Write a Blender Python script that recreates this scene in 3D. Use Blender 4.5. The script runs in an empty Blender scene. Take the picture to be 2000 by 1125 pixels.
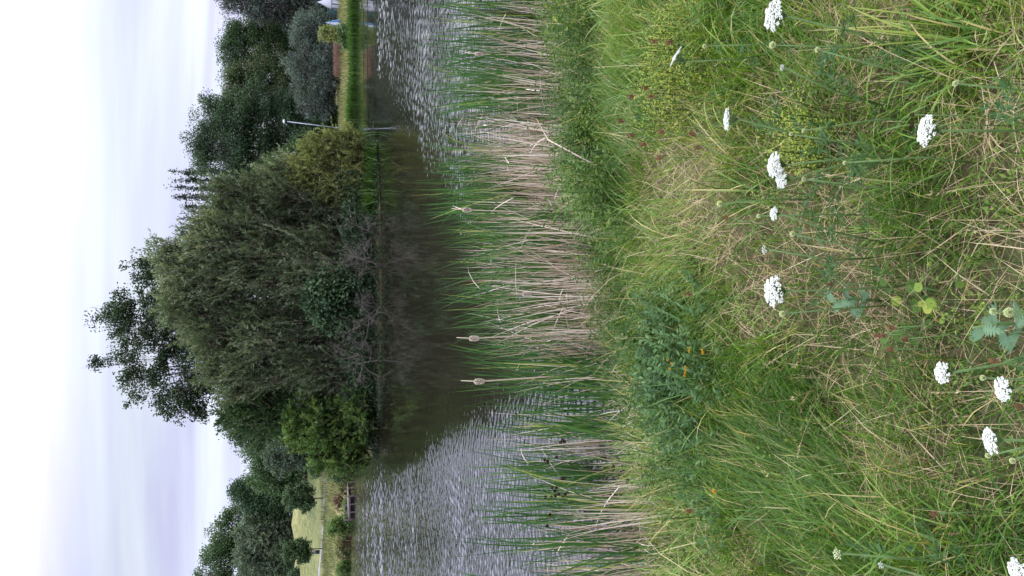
import bpy, math
import numpy as np
from mathutils import Matrix, Vector

sc = bpy.context.scene
COL = sc.collection
PI = math.pi
F_PX, PITCH, EYE = 1504.0, math.radians(13.28), 2.4
CP, SP = math.cos(PITCH), math.sin(PITCH)


def R(seed):
    return np.random.default_rng(seed)


# ------------------------------------------------------------------ camera geometry (portrait shot stored on its side)
def ray(px, py):
    u, v = 562.5 - py, px - 1000.0
    return np.array([u, F_PX * CP - v * SP, -F_PX * SP - v * CP])


def at(px, py, D):
    r = ray(px, py)
    r = r * (D / r[1])
    return np.array([r[0], D, EYE + r[2]])


def mpp(px, D):                                   # metres per photo pixel at depth D
    return D / ray(px, 562.5)[1]


# ------------------------------------------------------------------ smooth value noise
def vnoise(x, y, scale=1.0, seed=0, octaves=1):
    x = np.asarray(x, float) / scale
    y = np.asarray(y, float) / scale
    out, amp, tot = 0.0, 1.0, 0.0
    for o in range(octaves):
        tab = R(seed + 17 * o).random((64, 64))
        xi, yi = np.floor(x).astype(int), np.floor(y).astype(int)
        fx, fy = x - xi, y - yi
        fx = fx * fx * (3 - 2 * fx)
        fy = fy * fy * (3 - 2 * fy)
        a = tab[xi % 64, yi % 64]; b = tab[(xi + 1) % 64, yi % 64]
        c = tab[xi % 64, (yi + 1) % 64]; d = tab[(xi + 1) % 64, (yi + 1) % 64]
        out = out + amp * ((a * (1 - fx) + b * fx) * (1 - fy) + (c * (1 - fx) + d * fx) * fy)
        tot += amp
        amp *= 0.5
        x = x * 2.03 + 11.3
        y = y * 2.03 + 5.7
    return out / tot


def sstep(a, b, x):
    t = np.clip((np.asarray(x, float) - a) / (b - a), 0, 1)
    return t * t * (3 - 2 * t)


# ------------------------------------------------------------------ the lie of the land
def near_shore(x):
    return np.interp(x, [-60, -20, -6, -1.9, -1.0, 0.3, 2.6, 8, 20, 60], [16, 9, 5.3, 4.9, 5.3, 6.3, 7.0, 7.7, 10, 20]) \
        + 0.25 * (vnoise(x, x * 0, 0.9, 3) - 0.5)


def far_shore(t):
    return np.interp(t, [-0.9, -0.36, -0.25, -0.15, 0.05, 0.15, 0.2, 0.9], [112, 108, 104, 100, 92, 84, 79, 76])


def hollow(x, y, d):
    """dark gaps under the overhanging growth of the bank edge, 0..1"""
    a = sstep(0.3, 0.7, d) * (1 - sstep(1.5, 2.3, d)) * sstep(0.46, 0.66, vnoise(x, y * 0.6, 0.75, 15, 2))
    b = np.exp(-(((x - 0.08) / 0.42) ** 2 + ((y - 4.75) / 0.45) ** 2) ** 2)
    return np.maximum(a, b) * (d > 0)


def terrain(x, y):
    x = np.asarray(x, float); y = np.asarray(y, float)
    d = near_shore(x) - y
    zn = np.where(d > 0, 0.75 * sstep(-0.2, 2.7, d), -0.9 * np.clip(-d / 4, 0, 1))
    zn = zn + np.where(d > 0, 0.09 * (vnoise(x, y, 0.8, 5, 2) - 0.5) * sstep(0, 1.5, d), 0)
    zn = zn - 0.24 * hollow(x, y, d)
    zn = zn - 0.02 * np.clip(-y, 0, 200)
    ys = np.maximum(y, 20.0)
    t = x / ys
    yf = far_shore(t) + 1.2 * (vnoise(x, y * 0, 6.0, 9) - 0.5)
    e = y - yf
    wl = sstep(-0.10, -0.19, t) if False else 1 - sstep(-0.19, -0.10, t)
    zl = np.interp(e, [-6, 0, 1, 14, 26], [-1, 0, 0.4, 3.1, 4.6])
    ang = np.interp(t, [-0.6, -0.45, -0.36, -0.345, -0.332, -0.3175, -0.295, -0.25, -0.22, -0.18],
                    [2.2, 2.5, 2.62, 2.5, 2.3, 2.5, 2.72, 2.3, 2.0, 1.3])
    crest = EYE + 160 * np.tan(np.radians(ang))
    up = np.sin(np.clip((e - 26) / 30, 0, 1) * PI / 2) ** 1.3
    zl = zl + (crest - 4.6) * np.where(e > 26, up, 0) - 2.5 * sstep(60, 110, e)
    zr = np.interp(e, [-6, 0, 1, 16, 300], [-1, 0, 0.35, 1.5, 1.8])
    zf = wl * zl + (1 - wl) * zr
    z = np.where(y < 22, zn, np.where(e > -6, zf, -0.9))
    q = ((x + 0.6) / 9.0) ** 2 + ((y - 43.5) / 6.2) ** 2
    q = q + 0.10 * (vnoise(x, y, 1.6, 21) - 0.5)
    z = np.where(q < 1.6, np.maximum(z, 0.6 * (0.86 - q)), z)
    return z


def hit(px, py, h=0.0):
    """where the sight line through a photo pixel meets the ground raised by h"""
    r = ray(px, py); r = r / np.linalg.norm(r)
    s = 0.5
    while s < 400:
        p = np.array([0, 0, EYE]) + r * s
        if p[2] <= float(terrain(p[0], p[1])) + h:
            return p
        s += 0.01 if s < 12 else 0.1
    return p


# ------------------------------------------------------------------ mesh collecting
class MB:
    def __init__(self):
        self.V, self.Q, self.T, self.A, self.n = [], [], [], [], 0

    def add(self, V, quads=None, tris=None, tint=0.5):
        V = np.asarray(V, float).reshape(-1, 3)
        if quads is not None and len(quads):
            self.Q.append(np.asarray(quads, int) + self.n)
        if tris is not None and len(tris):
            self.T.append(np.asarray(tris, int) + self.n)
        self.V.append(V)
        self.A.append(np.broadcast_to(np.asarray(tint, float), (len(V),)).copy())
        self.n += len(V)
        return self

    def build(self, name, mat, parent=None, smooth=False):
        V = np.concatenate(self.V) if self.V else np.zeros((0, 3))
        if parent is not None:
            o = parent
            off = np.zeros(3)
            while o is not None:
                off = off + np.array(o.location); o = o.parent
            V = V - off
        Q = np.concatenate(self.Q) if self.Q else np.zeros((0, 4), int)
        T = np.concatenate(self.T) if self.T else np.zeros((0, 3), int)
        me = bpy.data.meshes.new(name)
        me.vertices.add(len(V)); me.vertices.foreach_set('co', V.astype(np.float32).ravel())
        nl = len(Q) * 4 + len(T) * 3
        me.loops.add(nl); me.loops.foreach_set('vertex_index', np.concatenate([Q.ravel(), T.ravel()]).astype(np.int32))
        me.polygons.add(len(Q) + len(T))
        ls = np.concatenate([np.arange(len(Q)) * 4, len(Q) * 4 + np.arange(len(T)) * 3])
        me.polygons.foreach_set('loop_start', ls.astype(np.int32))
        if smooth:
            me.polygons.foreach_set('use_smooth', np.ones(len(Q) + len(T), bool))
        a = me.attributes.new('tint', 'FLOAT', 'POINT')
        a.data.foreach_set('value', np.clip(np.concatenate(self.A), 0, 1).astype(np.float32))
        me.update(); me.validate()
        me.materials.append(mat)
        ob = bpy.data.objects.new(name, me)
        COL.objects.link(ob)
        if parent is not None:
            ob.parent = parent
        return ob


def norm(a):
    return a / np.maximum(np.linalg.norm(a, axis=-1, keepdims=True), 1e-9)


def leaves(mb, C, D, L, W, rng, tint, up=0.3, face=None):
    """rhombic leaves: base C, long axis D, length L, width W"""
    D = norm(D)
    n = len(D)
    C = np.broadcast_to(np.asarray(C, float), (n, 3))
    N = norm(rng.normal(size=(n, 3)) + np.array([0, 0, up * 2]))
    if face is not None:
        N = norm(N * 0.75 + face)
    S = norm(np.cross(D, N))
    L = np.broadcast_to(L, (n,))[:, None]; W = np.broadcast_to(W, (n,))[:, None]
    m = C + D * L * 0.45
    V = np.stack([C, m + S * W / 2, C + D * L, m - S * W / 2], 1).reshape(-1, 3)
    q = np.arange(n * 4).reshape(n, 4)
    mb.add(V, q, tint=np.repeat(np.broadcast_to(tint, (n,)), 4))


def blades(mb, B, az, th0, curve, L, W, tint, segs=3, spin=None, taper=None):
    """grass blades: base B, heading az, angle from upright th0 growing by curve along the blade"""
    n = len(B)
    az, th0, curve, L, W = [np.broadcast_to(np.asarray(k, float), (n,)) for k in (az, th0, curve, L, W)]
    h = np.stack([np.cos(az), np.sin(az), np.zeros(n)], 1)
    sa = az + PI / 2 + (0 if spin is None else spin)
    s = np.stack([np.cos(sa), np.sin(sa), np.zeros(n)], 1)
    P = [B]
    for j in range(segs):
        th = np.minimum(th0 + curve * (j + 0.5) / segs, 2.2)[:, None]
        P.append(P[-1] + (L / segs)[:, None] * (np.sin(th) * h + np.cos(th) * np.array([0, 0, 1.0])))
    ws = taper if taper is not None else [0.8] + [1.0 - 0.45 * (j / segs) ** 2 for j in range(1, segs)]
    rows = []
    for j in range(segs):
        w = (W * ws[j] / 2)[:, None]
        rows += [P[j] - s * w, P[j] + s * w]
    rows.append(P[segs])
    k = 2 * segs + 1
    V = np.stack(rows, 1).reshape(-1, 3)
    b = (np.arange(n) * k)[:, None]
    Q = np.concatenate([b + np.array([[2 * j, 2 * j + 1, 2 * j + 3, 2 * j + 2]]) for j in range(segs - 1)]) if segs > 1 else None
    T = b + np.array([[2 * segs - 2, 2 * segs - 1, 2 * segs]])
    mb.add(V, Q, T, np.repeat(np.broadcast_to(tint, (n,)), k))
    return P


def sticks(mb, P0, P1, r0, r1, sides=3, tint=0.5):
    """many tapered twigs at once"""
    P0 = np.asarray(P0, float).reshape(-1, 3); P1 = np.asarray(P1, float).reshape(-1, 3)
    n = len(P0)
    r0 = np.broadcast_to(r0, (n,)); r1 = np.broadcast_to(r1, (n,))
    d = norm(P1 - P0)
    ref = np.where(np.abs(d[:, 2:3]) > 0.9, np.array([[1.0, 0, 0]]), np.array([[0, 0, 1.0]]))
    a = norm(np.cross(d, ref)); b = np.cross(d, a)
    rows = []
    for P, r in ((P0, r0), (P1, r1)):
        for k in range(sides):
            g = 2 * PI * k / sides
            rows.append(P + r[:, None] * (math.cos(g) * a + math.sin(g) * b))
    V = np.stack(rows, 1).reshape(-1, 3)
    base = (np.arange(n) * 2 * sides)[:, None]
    Q = np.concatenate([base + np.array([[k, (k + 1) % sides, sides + (k + 1) % sides, sides + k]]) for k in range(sides)])
    mb.add(V, Q, tint=np.repeat(np.broadcast_to(tint, (n,)), 2 * sides))


def tube(mb, pts, rad, sides=8, tint=0.5, cap=True):
    pts = np.asarray(pts, float); k = len(pts)
    rad = np.broadcast_to(np.asarray(rad, float), (k,))
    t = norm(np.gradient(pts, axis=0))
    ref = np.array([1.0, 0, 0]) if abs(t[0][0]) < 0.9 else np.array([0, 1.0, 0])
    V = []
    for i in range(k):
        a = norm(np.cross(t[i], ref)); b = np.cross(t[i], a)
        for j in range(sides):
            g = 2 * PI * j / sides
            V.append(pts[i] + rad[i] * (math.cos(g) * a + math.sin(g) * b))
    Q = [(i * sides + j, i * sides + (j + 1) % sides, (i + 1) * sides + (j + 1) % sides, (i + 1) * sides + j)
         for i in range(k - 1) for j in range(sides)]
    T = []
    if cap:
        V.append(pts[0]); V.append(pts[-1])
        for j in range(sides):
            T.append((k * sides, (j + 1) % sides, j))
            T.append((k * sides + 1, (k - 1) * sides + j, (k - 1) * sides + (j + 1) % sides))
    mb.add(np.array(V), Q, T, tint)


def box(mb, c, s, rz=0.0, tint=0.5, bev=0.0):
    """a box with chamfered upright edges"""
    sx, sy, sz = np.array(s) / 2.0
    b = min(bev, sx * 0.4, sy * 0.4)
    ring = [(-sx + b, -sy), (sx - b, -sy), (sx, -sy + b), (sx, sy - b), (sx - b, sy), (-sx + b, sy), (-sx, sy - b), (-sx, -sy + b)] if b > 0 \
        else [(-sx, -sy), (sx, -sy), (sx, sy), (-sx, sy)]
    n = len(ring)
    cr, sr = math.cos(rz), math.sin(rz)
    V = [(c[0] + x * cr - y * sr, c[1] + x * sr + y * cr, c[2] + z) for z in (-sz, sz) for x, y in ring]
    V += [(c[0], c[1], c[2] - sz), (c[0], c[1], c[2] + sz)]
    Q = [(i, (i + 1) % n, n + (i + 1) % n, n + i) for i in range(n)]
    T = [(2 * n, (i + 1) % n, i) for i in range(n)] + [(2 * n + 1, n + i, n + (i + 1) % n) for i in range(n)]
    mb.add(V, Q, T, tint)


# ------------------------------------------------------------------ materials
def new_mat(name):
    m = bpy.data.materials.new(name); m.use_nodes = True
    nt = m.node_tree; nt.nodes.clear()
    out = nt.nodes.new('ShaderNodeOutputMaterial')
    return m, nt, out


def ramp(nt, stops):
    r = nt.nodes.new('ShaderNodeValToRGB')
    el = r.color_ramp.elements
    while len(el) < len(stops):
        el.new(0.5)
    for e, (p, c) in zip(el, stops):
        e.position = p; e.color = (*c, 1)
    return r


def leafmat(name, stops, transl=0.3, rough=0.6, spec=0.18, tcol=(1.25, 1.35, 0.6)):
    m, nt, out = new_mat(name)
    at_ = nt.nodes.new('ShaderNodeAttribute'); at_.attribute_name = 'tint'
    r = ramp(nt, stops); nt.links.new(at_.outputs['Fac'], r.inputs[0])
    p = nt.nodes.new('ShaderNodeBsdfPrincipled')
    p.inputs['Roughness'].default_value = rough
    p.inputs['Specular IOR Level'].default_value = spec
    nt.links.new(r.outputs[0], p.inputs['Base Color'])
    if transl > 0:
        mu = nt.nodes.new('ShaderNodeMix'); mu.data_type = 'RGBA'; mu.blend_type = 'MULTIPLY'
        mu.inputs['Factor'].default_value = 1
        mu.inputs['B'].default_value = (*tcol, 1)
        nt.links.new(r.outputs[0], mu.inputs['A'])
        tr = nt.nodes.new('ShaderNodeBsdfTranslucent')
        nt.links.new(mu.outputs['Result'], tr.inputs['Color'])
        mx = nt.nodes.new('ShaderNodeMixShader'); mx.inputs[0].default_value = transl
        nt.links.new(p.outputs[0], mx.inputs[1]); nt.links.new(tr.outputs[0], mx.inputs[2])
        nt.links.new(mx.outputs[0], out.inputs[0])
    else:
        nt.links.new(p.outputs[0], out.inputs[0])
    return m


def solid(name, col, rough=0.6, spec=0.4, var=0.15, scale=8.0, metal=0.0, bump=0.0):
    m, nt, out = new_mat(name)
    tc = nt.nodes.new('ShaderNodeTexCoord')
    n = nt.nodes.new('ShaderNodeTexNoise'); n.inputs['Scale'].default_value = scale; n.inputs['Detail'].default_value = 5
    nt.links.new(tc.outputs['Object'], n.inputs['Vector'])
    r = ramp(nt, [(0.3, tuple(c * (1 - var) for c in col)), (0.7, tuple(min(1, c * (1 + var)) for c in col))])
    nt.links.new(n.outputs['Fac'], r.inputs[0])
    p = nt.nodes.new('ShaderNodeBsdfPrincipled')
    p.inputs['Roughness'].default_value = rough; p.inputs['Specular IOR Level'].default_value = spec
    p.inputs['Metallic'].default_value = metal
    nt.links.new(r.outputs[0], p.inputs['Base Color'])
    if bump:
        b = nt.nodes.new('ShaderNodeBump'); b.inputs['Strength'].default_value = bump
        nt.links.new(n.outputs['Fac'], b.inputs['Height']); nt.links.new(b.outputs[0], p.inputs['Normal'])
    nt.links.new(p.outputs[0], out.inputs[0])
    return m


M = {}
M['bark'] = solid('bark', (0.09, 0.075, 0.06), 0.9, 0.2, 0.4, 6, bump=0.4)
M['bark_pale'] = solid('pale_dead_bark', (0.105, 0.088, 0.075), 0.9, 0.2, 0.4, 6)
M['twig'] = solid('willow_twig_bark', (0.10, 0.075, 0.055), 0.9, 0.2, 0.4, 6)
M['willow'] = leafmat('willow_leaf', [(0.0, (0.05, 0.062, 0.028)), (0.45, (0.10, 0.135, 0.07)), (0.8, (0.165, 0.205, 0.12)), (1, (0.25, 0.265, 0.155))], 0.28)
M['olive'] = leafmat('yellow_green_leaf', [(0, (0.10, 0.12, 0.04)), (0.5, (0.165, 0.19, 0.065)), (1, (0.28, 0.29, 0.10))], 0.3)
M['alder'] = leafmat('alder_leaf', [(0, (0.018, 0.034, 0.016)), (0.6, (0.035, 0.062, 0.026)), (1, (0.065, 0.095, 0.035))], 0.22)
M['bright'] = leafmat('bright_green_leaf', [(0, (0.032, 0.066, 0.02)), (0.5, (0.072, 0.13, 0.034)), (1, (0.15, 0.215, 0.06))], 0.32)
M['dark'] = leafmat('dark_green_leaf', [(0, (0.016, 0.036, 0.016)), (0.5, (0.033, 0.065, 0.029)), (1, (0.08, 0.125, 0.052))], 0.2)
M['mid'] = leafmat('mid_green_leaf', [(0, (0.025, 0.05, 0.018)), (0.5, (0.05, 0.092, 0.034)), (1, (0.11, 0.155, 0.06))], 0.25)
M['ash'] = leafmat('ash_leaf_with_keys', [(0, (0.025, 0.05, 0.02)), (0.55, (0.058, 0.098, 0.038)), (0.8, (0.12, 0.145, 0.065)), (1, (0.27, 0.22, 0.125))], 0.22)
M['blue'] = leafmat('blue_green_leaf', [(0, (0.05, 0.048, 0.04)), (0.4, (0.06, 0.078, 0.064)), (1, (0.145, 0.20, 0.155))], 0.15)
M['silver'] = leafmat('silver_willow_leaf', [(0, (0.05, 0.075, 0.045)), (0.5, (0.085, 0.12, 0.075)), (1, (0.15, 0.19, 0.13))], 0.2)
M['poplar'] = leafmat('poplar_leaf', [(0, (0.02, 0.03, 0.022)), (1, (0.05, 0.07, 0.045))], 0.15)
M['russet'] = leafmat('russet_dry_leaf', [(0, (0.11, 0.065, 0.045)), (0.6, (0.2, 0.125, 0.09)), (1, (0.3, 0.21, 0.155))], 0.2, tcol=(1.1, 0.9, 0.7))
M['shore'] = leafmat('shore_reed_leaf', [(0, (0.025, 0.06, 0.012)), (0.6, (0.05, 0.105, 0.022)), (1, (0.11, 0.17, 0.035))], 0.3)
M['rough'] = leafmat('rough_bank_grass', [(0, (0.055, 0.075, 0.024)), (0.5, (0.135, 0.145, 0.055)), (1, (0.32, 0.27, 0.13))], 0.25)
M['brownreed'] = leafmat('brown_reed', [(0, (0.07, 0.045, 0.025)), (0.6, (0.15, 0.10, 0.055)), (1, (0.24, 0.17, 0.09))], 0.2, tcol=(1.1, 0.9, 0.7))
M['grass'] = leafmat('meadow_blade', [(0, (0.028, 0.062, 0.012)), (0.3, (0.056, 0.13, 0.016)), (0.55, (0.122, 0.208, 0.022)), (0.75, (0.215, 0.255, 0.04)), (0.88, (0.34, 0.29, 0.085)), (1, (0.46, 0.38, 0.21))], 0.26, 0.45, 0.3)
M['straw'] = leafmat('straw', [(0, (0.17, 0.12, 0.06)), (0.5, (0.37, 0.28, 0.15)), (1, (0.58, 0.48, 0.30))], 0.25, tcol=(1.1, 1.0, 0.8))
M['herb'] = leafmat('herb_leaf', [(0, (0.026, 0.058, 0.010)), (0.5, (0.066, 0.122, 0.018)), (0.85, (0.145, 0.205, 0.03)), (1, (0.26, 0.29, 0.045))], 0.32)
M['vetch'] = leafmat('vetch_leaf', [(0, (0.025, 0.06, 0.018)), (0.6, (0.055, 0.115, 0.034)), (1, (0.12, 0.19, 0.06))], 0.25)
M['cattail'] = leafmat('cattail_leaf', [(0, (0.02, 0.055, 0.016)), (0.5, (0.044, 0.108, 0.03)), (0.85, (0.095, 0.18, 0.045)), (1, (0.30, 0.30, 0.08))], 0.28)
M['deadreed'] = leafmat('dead_reed', [(0, (0.15, 0.095, 0.06)), (0.35, (0.36, 0.26, 0.185)), (0.6, (0.52, 0.41, 0.32)), (1, (0.74, 0.64, 0.52))], 0.15, tcol=(1.05, 1.0, 0.9))
M['thistle'] = leafmat('thistle_leaf', [(0, (0.045, 0.09, 0.04)), (0.6, (0.085, 0.15, 0.075)), (1, (0.16, 0.24, 0.14))], 0.2)
M['petal'] = leafmat('white_petal', [(0, (0.34, 0.42, 0.22)), (0.3, (0.58, 0.6, 0.48)), (1, (0.62, 0.62, 0.585))], 0.25, tcol=(1, 1, 1))
M['cream'] = leafmat('cream_bud', [(0, (0.34, 0.42, 0.2)), (1, (0.7, 0.68, 0.45))], 0.25)
M['stem'] = solid('green_stem', (0.09, 0.15, 0.045), 0.6, 0.3, 0.25, 30)
M['brownhead'] = solid('brown_seed_head', (0.16, 0.075, 0.04), 0.9, 0.1, 0.4, 90)
M['darkhead'] = solid('dark_seed_head', (0.05, 0.022, 0.018), 0.9, 0.1, 0.4, 90)
M['fluff'] = leafmat('cattail_fluff', [(0, (0.34, 0.26, 0.19)), (1, (0.78, 0.7, 0.6))], 0.2, tcol=(1, 1, 0.9))
M['yellow'] = leafmat('yellow_petal', [(0, (0.5, 0.24, 0.02)), (1, (0.65, 0.42, 0.03))], 0.3, tcol=(1, 1, 0.6))
M['white_paint'] = solid('white_canvas', (0.36, 0.36, 0.4), 0.7, 0.3, 0.06, 3)
M['blue_canvas'] = solid('blue_canvas', (0.025, 0.11, 0.28), 0.7, 0.3, 0.1, 3)
M['teal_fence'] = solid('teal_fence_paint', (0.02, 0.075, 0.085), 0.6, 0.3, 0.2, 4)
M['galv'] = solid('galvanised_steel', (0.36, 0.40, 0.46), 0.45, 0.5, 0.1, 10, metal=0.3)
M['darkmetal'] = solid('dark_metal', (0.02, 0.022, 0.028), 0.5, 0.4, 0.2, 10)
M['globe'] = solid('opal_lamp_globe', (0.5, 0.5, 0.52), 0.25, 0.5, 0.02, 4)
M['deck'] = solid('weathered_deck', (0.13, 0.11, 0.105), 0.85, 0.2, 0.3, 3)
M['post'] = solid('wet_timber', (0.05, 0.035, 0.032), 0.8, 0.3, 0.3, 5)
M['bin'] = solid('dark_blue_bin', (0.012, 0.02, 0.042), 0.4, 0.4, 0.15, 6)
M['teal_roof'] = solid('pale_teal_roof', (0.30, 0.42, 0.40), 0.6, 0.3, 0.1, 1.5)
M['plaster'] = solid('pale_plaster', (0.55, 0.52, 0.46), 0.8, 0.2, 0.1, 1.5)


def tag(o, label=None, cat=None, group=None, kind=None):
    if label: o['label'] = label
    if cat: o['category'] = cat
    if group: o['group'] = group
    if kind: o['kind'] = kind
    return o


def thing(name, label, cat, loc, group=None):
    o = bpy.data.objects.new(name, None); COL.objects.link(o)
    o.empty_display_size = 0.3
    o.location = [float(k) for k in loc]
    return tag(o, label, cat, group)


# ------------------------------------------------------------------ ground
def axis(parts):
    out = []
    for a, b, s in parts:
        out.append(np.arange(a, b, s))
    return np.concatenate(out)


xs_half = axis([(0, 5, 0.14), (5, 15, 0.5), (15, 90, 1.3), (90, 240, 8), (240, 1000, 60)])
xs = np.concatenate([-xs_half[:0:-1], xs_half])
ys = axis([(-400, -60, 40), (-60, -4, 4), (-4, 9, 0.14), (9, 34, 2.0), (34, 54, 0.4), (54, 74, 3), (74, 175, 0.8), (175, 240, 5), (240, 1400, 60)])


def sheet(name, xs, ys, zf, mat, kind, smooth=True, attrs=None):
    X, Y = np.meshgrid(xs, ys)
    x, y = X.ravel(), Y.ravel()
    nx, ny = len(xs), len(ys)
    i = (np.arange(ny - 1)[:, None] * nx + np.arange(nx - 1)[None]).ravel()
    mb = MB(); mb.add(np.stack([x, y, zf(x, y)], 1), np.stack([i, i + 1, i + nx + 1, i + nx], 1), tint=attrs(x, y) if attrs else 0.5)
    o = mb.build(name, mat, smooth=smooth)
    return tag(o, kind=kind)


def ground_tint(x, y):
    """0 damp soil and thatch, 0.5 mown lawn, 1 dry tan grass"""
    z = terrain(x, y)
    t = x / np.maximum(y, 20)
    yf = far_shore(t)
    e = y - yf
    v = np.where(y < 22, 0.05 + 0.22 * vnoise(x, y, 0.7, 31, 2), 0.5)
    far = 0.42 + 0.16 * (vnoise(x, y, 9, 33, 3) - 0.3)
    far = far + 0.3 * np.exp(-((e - 3.5) / 3.0) ** 2)                       # dry strip by the water
    far = far + np.where(t < -0.15, 0.24 * sstep(38, 52, e) * vnoise(x, y, 6, 35, 2) * 1.5, 0)  # parched hilltop
    far = np.where(e < 0.6, 0.08, far)
    v = np.where(y > 60, far, v)
    v = np.where((y > 30) & (y < 60), 0.06, v)
    return v


gm, nt, out = new_mat('ground')
a_ = nt.nodes.new('ShaderNodeAttribute'); a_.attribute_name = 'tint'
tc = nt.nodes.new('ShaderNodeTexCoord')
n1 = nt.nodes.new('ShaderNodeTexNoise'); n1.inputs['Scale'].default_value = 1.1; n1.inputs['Detail'].default_value = 8; n1.inputs['Roughness'].default_value = 0.7
nt.links.new(tc.outputs['Object'], n1.inputs['Vector'])
ma = nt.nodes.new('ShaderNodeMath'); ma.operation = 'MULTIPLY_ADD'; ma.inputs[1].default_value = 0.9; ma.inputs[2].default_value = -0.45
nt.links.new(n1.outputs['Fac'], ma.inputs[0])
ad = nt.nodes.new('ShaderNodeMath'); ad.operation = 'ADD'
nt.links.new(a_.outputs['Fac'], ad.inputs[0]); nt.links.new(ma.outputs[0], ad.inputs[1])
rp = ramp(nt, [(0.0, (0.035, 0.028, 0.016)), (0.2, (0.10, 0.08, 0.042)), (0.38, (0.066, 0.084, 0.03)), (0.55, (0.145, 0.142, 0.05)), (0.75, (0.27, 0.235, 0.11)), (1.0, (0.46, 0.37, 0.19))])
nt.links.new(ad.outputs[0], rp.inputs[0])
p = nt.nodes.new('ShaderNodeBsdfPrincipled'); p.inputs['Roughness'].default_value = 0.95; p.inputs['Specular IOR Level'].default_value = 0.1
nt.links.new(rp.outputs[0], p.inputs['Base Color'])
bp = nt.nodes.new('ShaderNodeBump'); bp.inputs['Strength'].default_value = 0.6; bp.inputs['Distance'].default_value = 0.1
nt.links.new(n1.outputs['Fac'], bp.inputs['Height']); nt.links.new(bp.outputs[0], p.inputs['Normal'])
nt.links.new(p.outputs[0], out.inputs[0])
sheet('ground', xs, ys, terrain, gm, 'structure', attrs=ground_tint)


# ------------------------------------------------------------------ water: wind ruffled outside the island's lee
def chop(x, y):
    w1 = 1.3 * (vnoise(x, y, 2.2, 41, 2) - 0.5)
    w2 = (vnoise(x, y, 5.0, 43, 3) - 0.5)
    xl = 1.75 - 0.245 * y                         # edges of the lee
    xr = -4.6 + 0.38 * y + 1.3 * w1
    lee_l = sstep(-0.8, 1.8 + 0.05 * y, xl + w1 * 0.8 - x)
    lee_r = sstep(-1.6, 0.7 + 0.03 * y, x - xr)
    edge_r = 1 - sstep(38, 47, y + 6 * w2)       # sheltered strip under the wooded bank
    streak = sstep(0.62, 0.74, vnoise(x * 0.12, y, 2.6, 47, 2)) * (y > 38) * 0.75
    lee_r = np.maximum(lee_r * edge_r, streak * (x > 4) * sstep(2, 6, x))
    edge_l = 1 - sstep(70, 92, y + 10 * w2 - np.clip(-x - 20, 0, 20) * 0.9)
    c = np.maximum(lee_l * edge_l, lee_r)
    c = np.maximum(c, 0.55 * (1 - sstep(6.5, 9.0, y)) * 0)
    return 0.12 + 0.88 * np.clip(c, 0, 1)


# a fan of real wavelets, finer near the bank than far out
wt = np.concatenate([-np.geomspace(9, 0.62, 40), np.arange(-0.6, 0.6, 0.0016), np.geomspace(0.62, 9, 40)])
wy = 4.2 * np.exp(np.arange(0, math.log(113 / 4.2), 0.002))


def ripples(x, y):
    rng = R(61)
    c = chop(x, y) ** 1.3
    z = np.zeros_like(x)
    cell = 0.002 * y
    kept = np.zeros_like(x)
    for i in range(44):
        lam = 0.06 * (0.9 / 0.06) ** (i / 43.0)
        th = rng.uniform(-1.05, 1.25) + PI / 2
        k = 2 * PI / lam
        ph = rng.uniform(0, 2 * PI)
        keep = sstep(2.2, 4.0, lam / cell) * (1 - 0.9 * sstep(0.13, 0.38, lam) * (1 - sstep(14, 45, y)))
        kept += keep
        if i % 3 == 0:
            grp = 0.15 + 1.7 * vnoise(x, y, 0.9 + 3.0 * lam, 300 + i, 2)
        z += WSLOPE / k * keep * grp * np.sin(k * (math.cos(th) * x + math.sin(th) * y) + ph)
    c = c * (0.6 + 0.8 * vnoise(x * 0.5, y, 3.5, 71, 2))
    return z * c * np.clip(np.sqrt(30.0 / np.maximum(kept, 1)), 0.5, 2.4)


WSLOPE = 0.027
wm, nt, out = new_mat('lake_water')
a_ = nt.nodes.new('ShaderNodeAttribute'); a_.attribute_name = 'tint'
tc = nt.nodes.new('ShaderNodeTexCoord')
mp = nt.nodes.new('ShaderNodeMapping'); mp.inputs['Scale'].default_value = (0.85, 1.0, 1.0); mp.inputs['Rotation'].default_value = (0, 0, 0.18)
nt.links.new(tc.outputs['Object'], mp.inputs['Vector'])


def noise(scale, detail, rough):
    n = nt.nodes.new('ShaderNodeTexNoise'); n.inputs['Scale'].default_value = scale
    n.inputs['Detail'].default_value = detail; n.inputs['Roughness'].default_value = rough
    nt.links.new(mp.outputs[0], n.inputs['Vector'])
    s = nt.nodes.new('ShaderNodeVectorMath'); s.operation = 'SUBTRACT'; s.inputs[1].default_value = (0.5, 0.5, 0.5)
    nt.links.new(n.outputs['Color'], s.inputs[0])
    return s.outputs[0]


def vscale(v, f=None, link=None):
    s = nt.nodes.new('ShaderNodeVectorMath'); s.operation = 'SCALE'
    nt.links.new(v, s.inputs[0])
    if link is not None: nt.links.new(link, s.inputs['Scale'])
    else: s.inputs['Scale'].default_value = f
    return s.outputs[0]


def vadd(a, b):
    s = nt.nodes.new('ShaderNodeVectorMath'); s.operation = 'ADD'
    nt.links.new(a, s.inputs[0]); nt.links.new(b, s.inputs[1]); return s.outputs[0]


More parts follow.
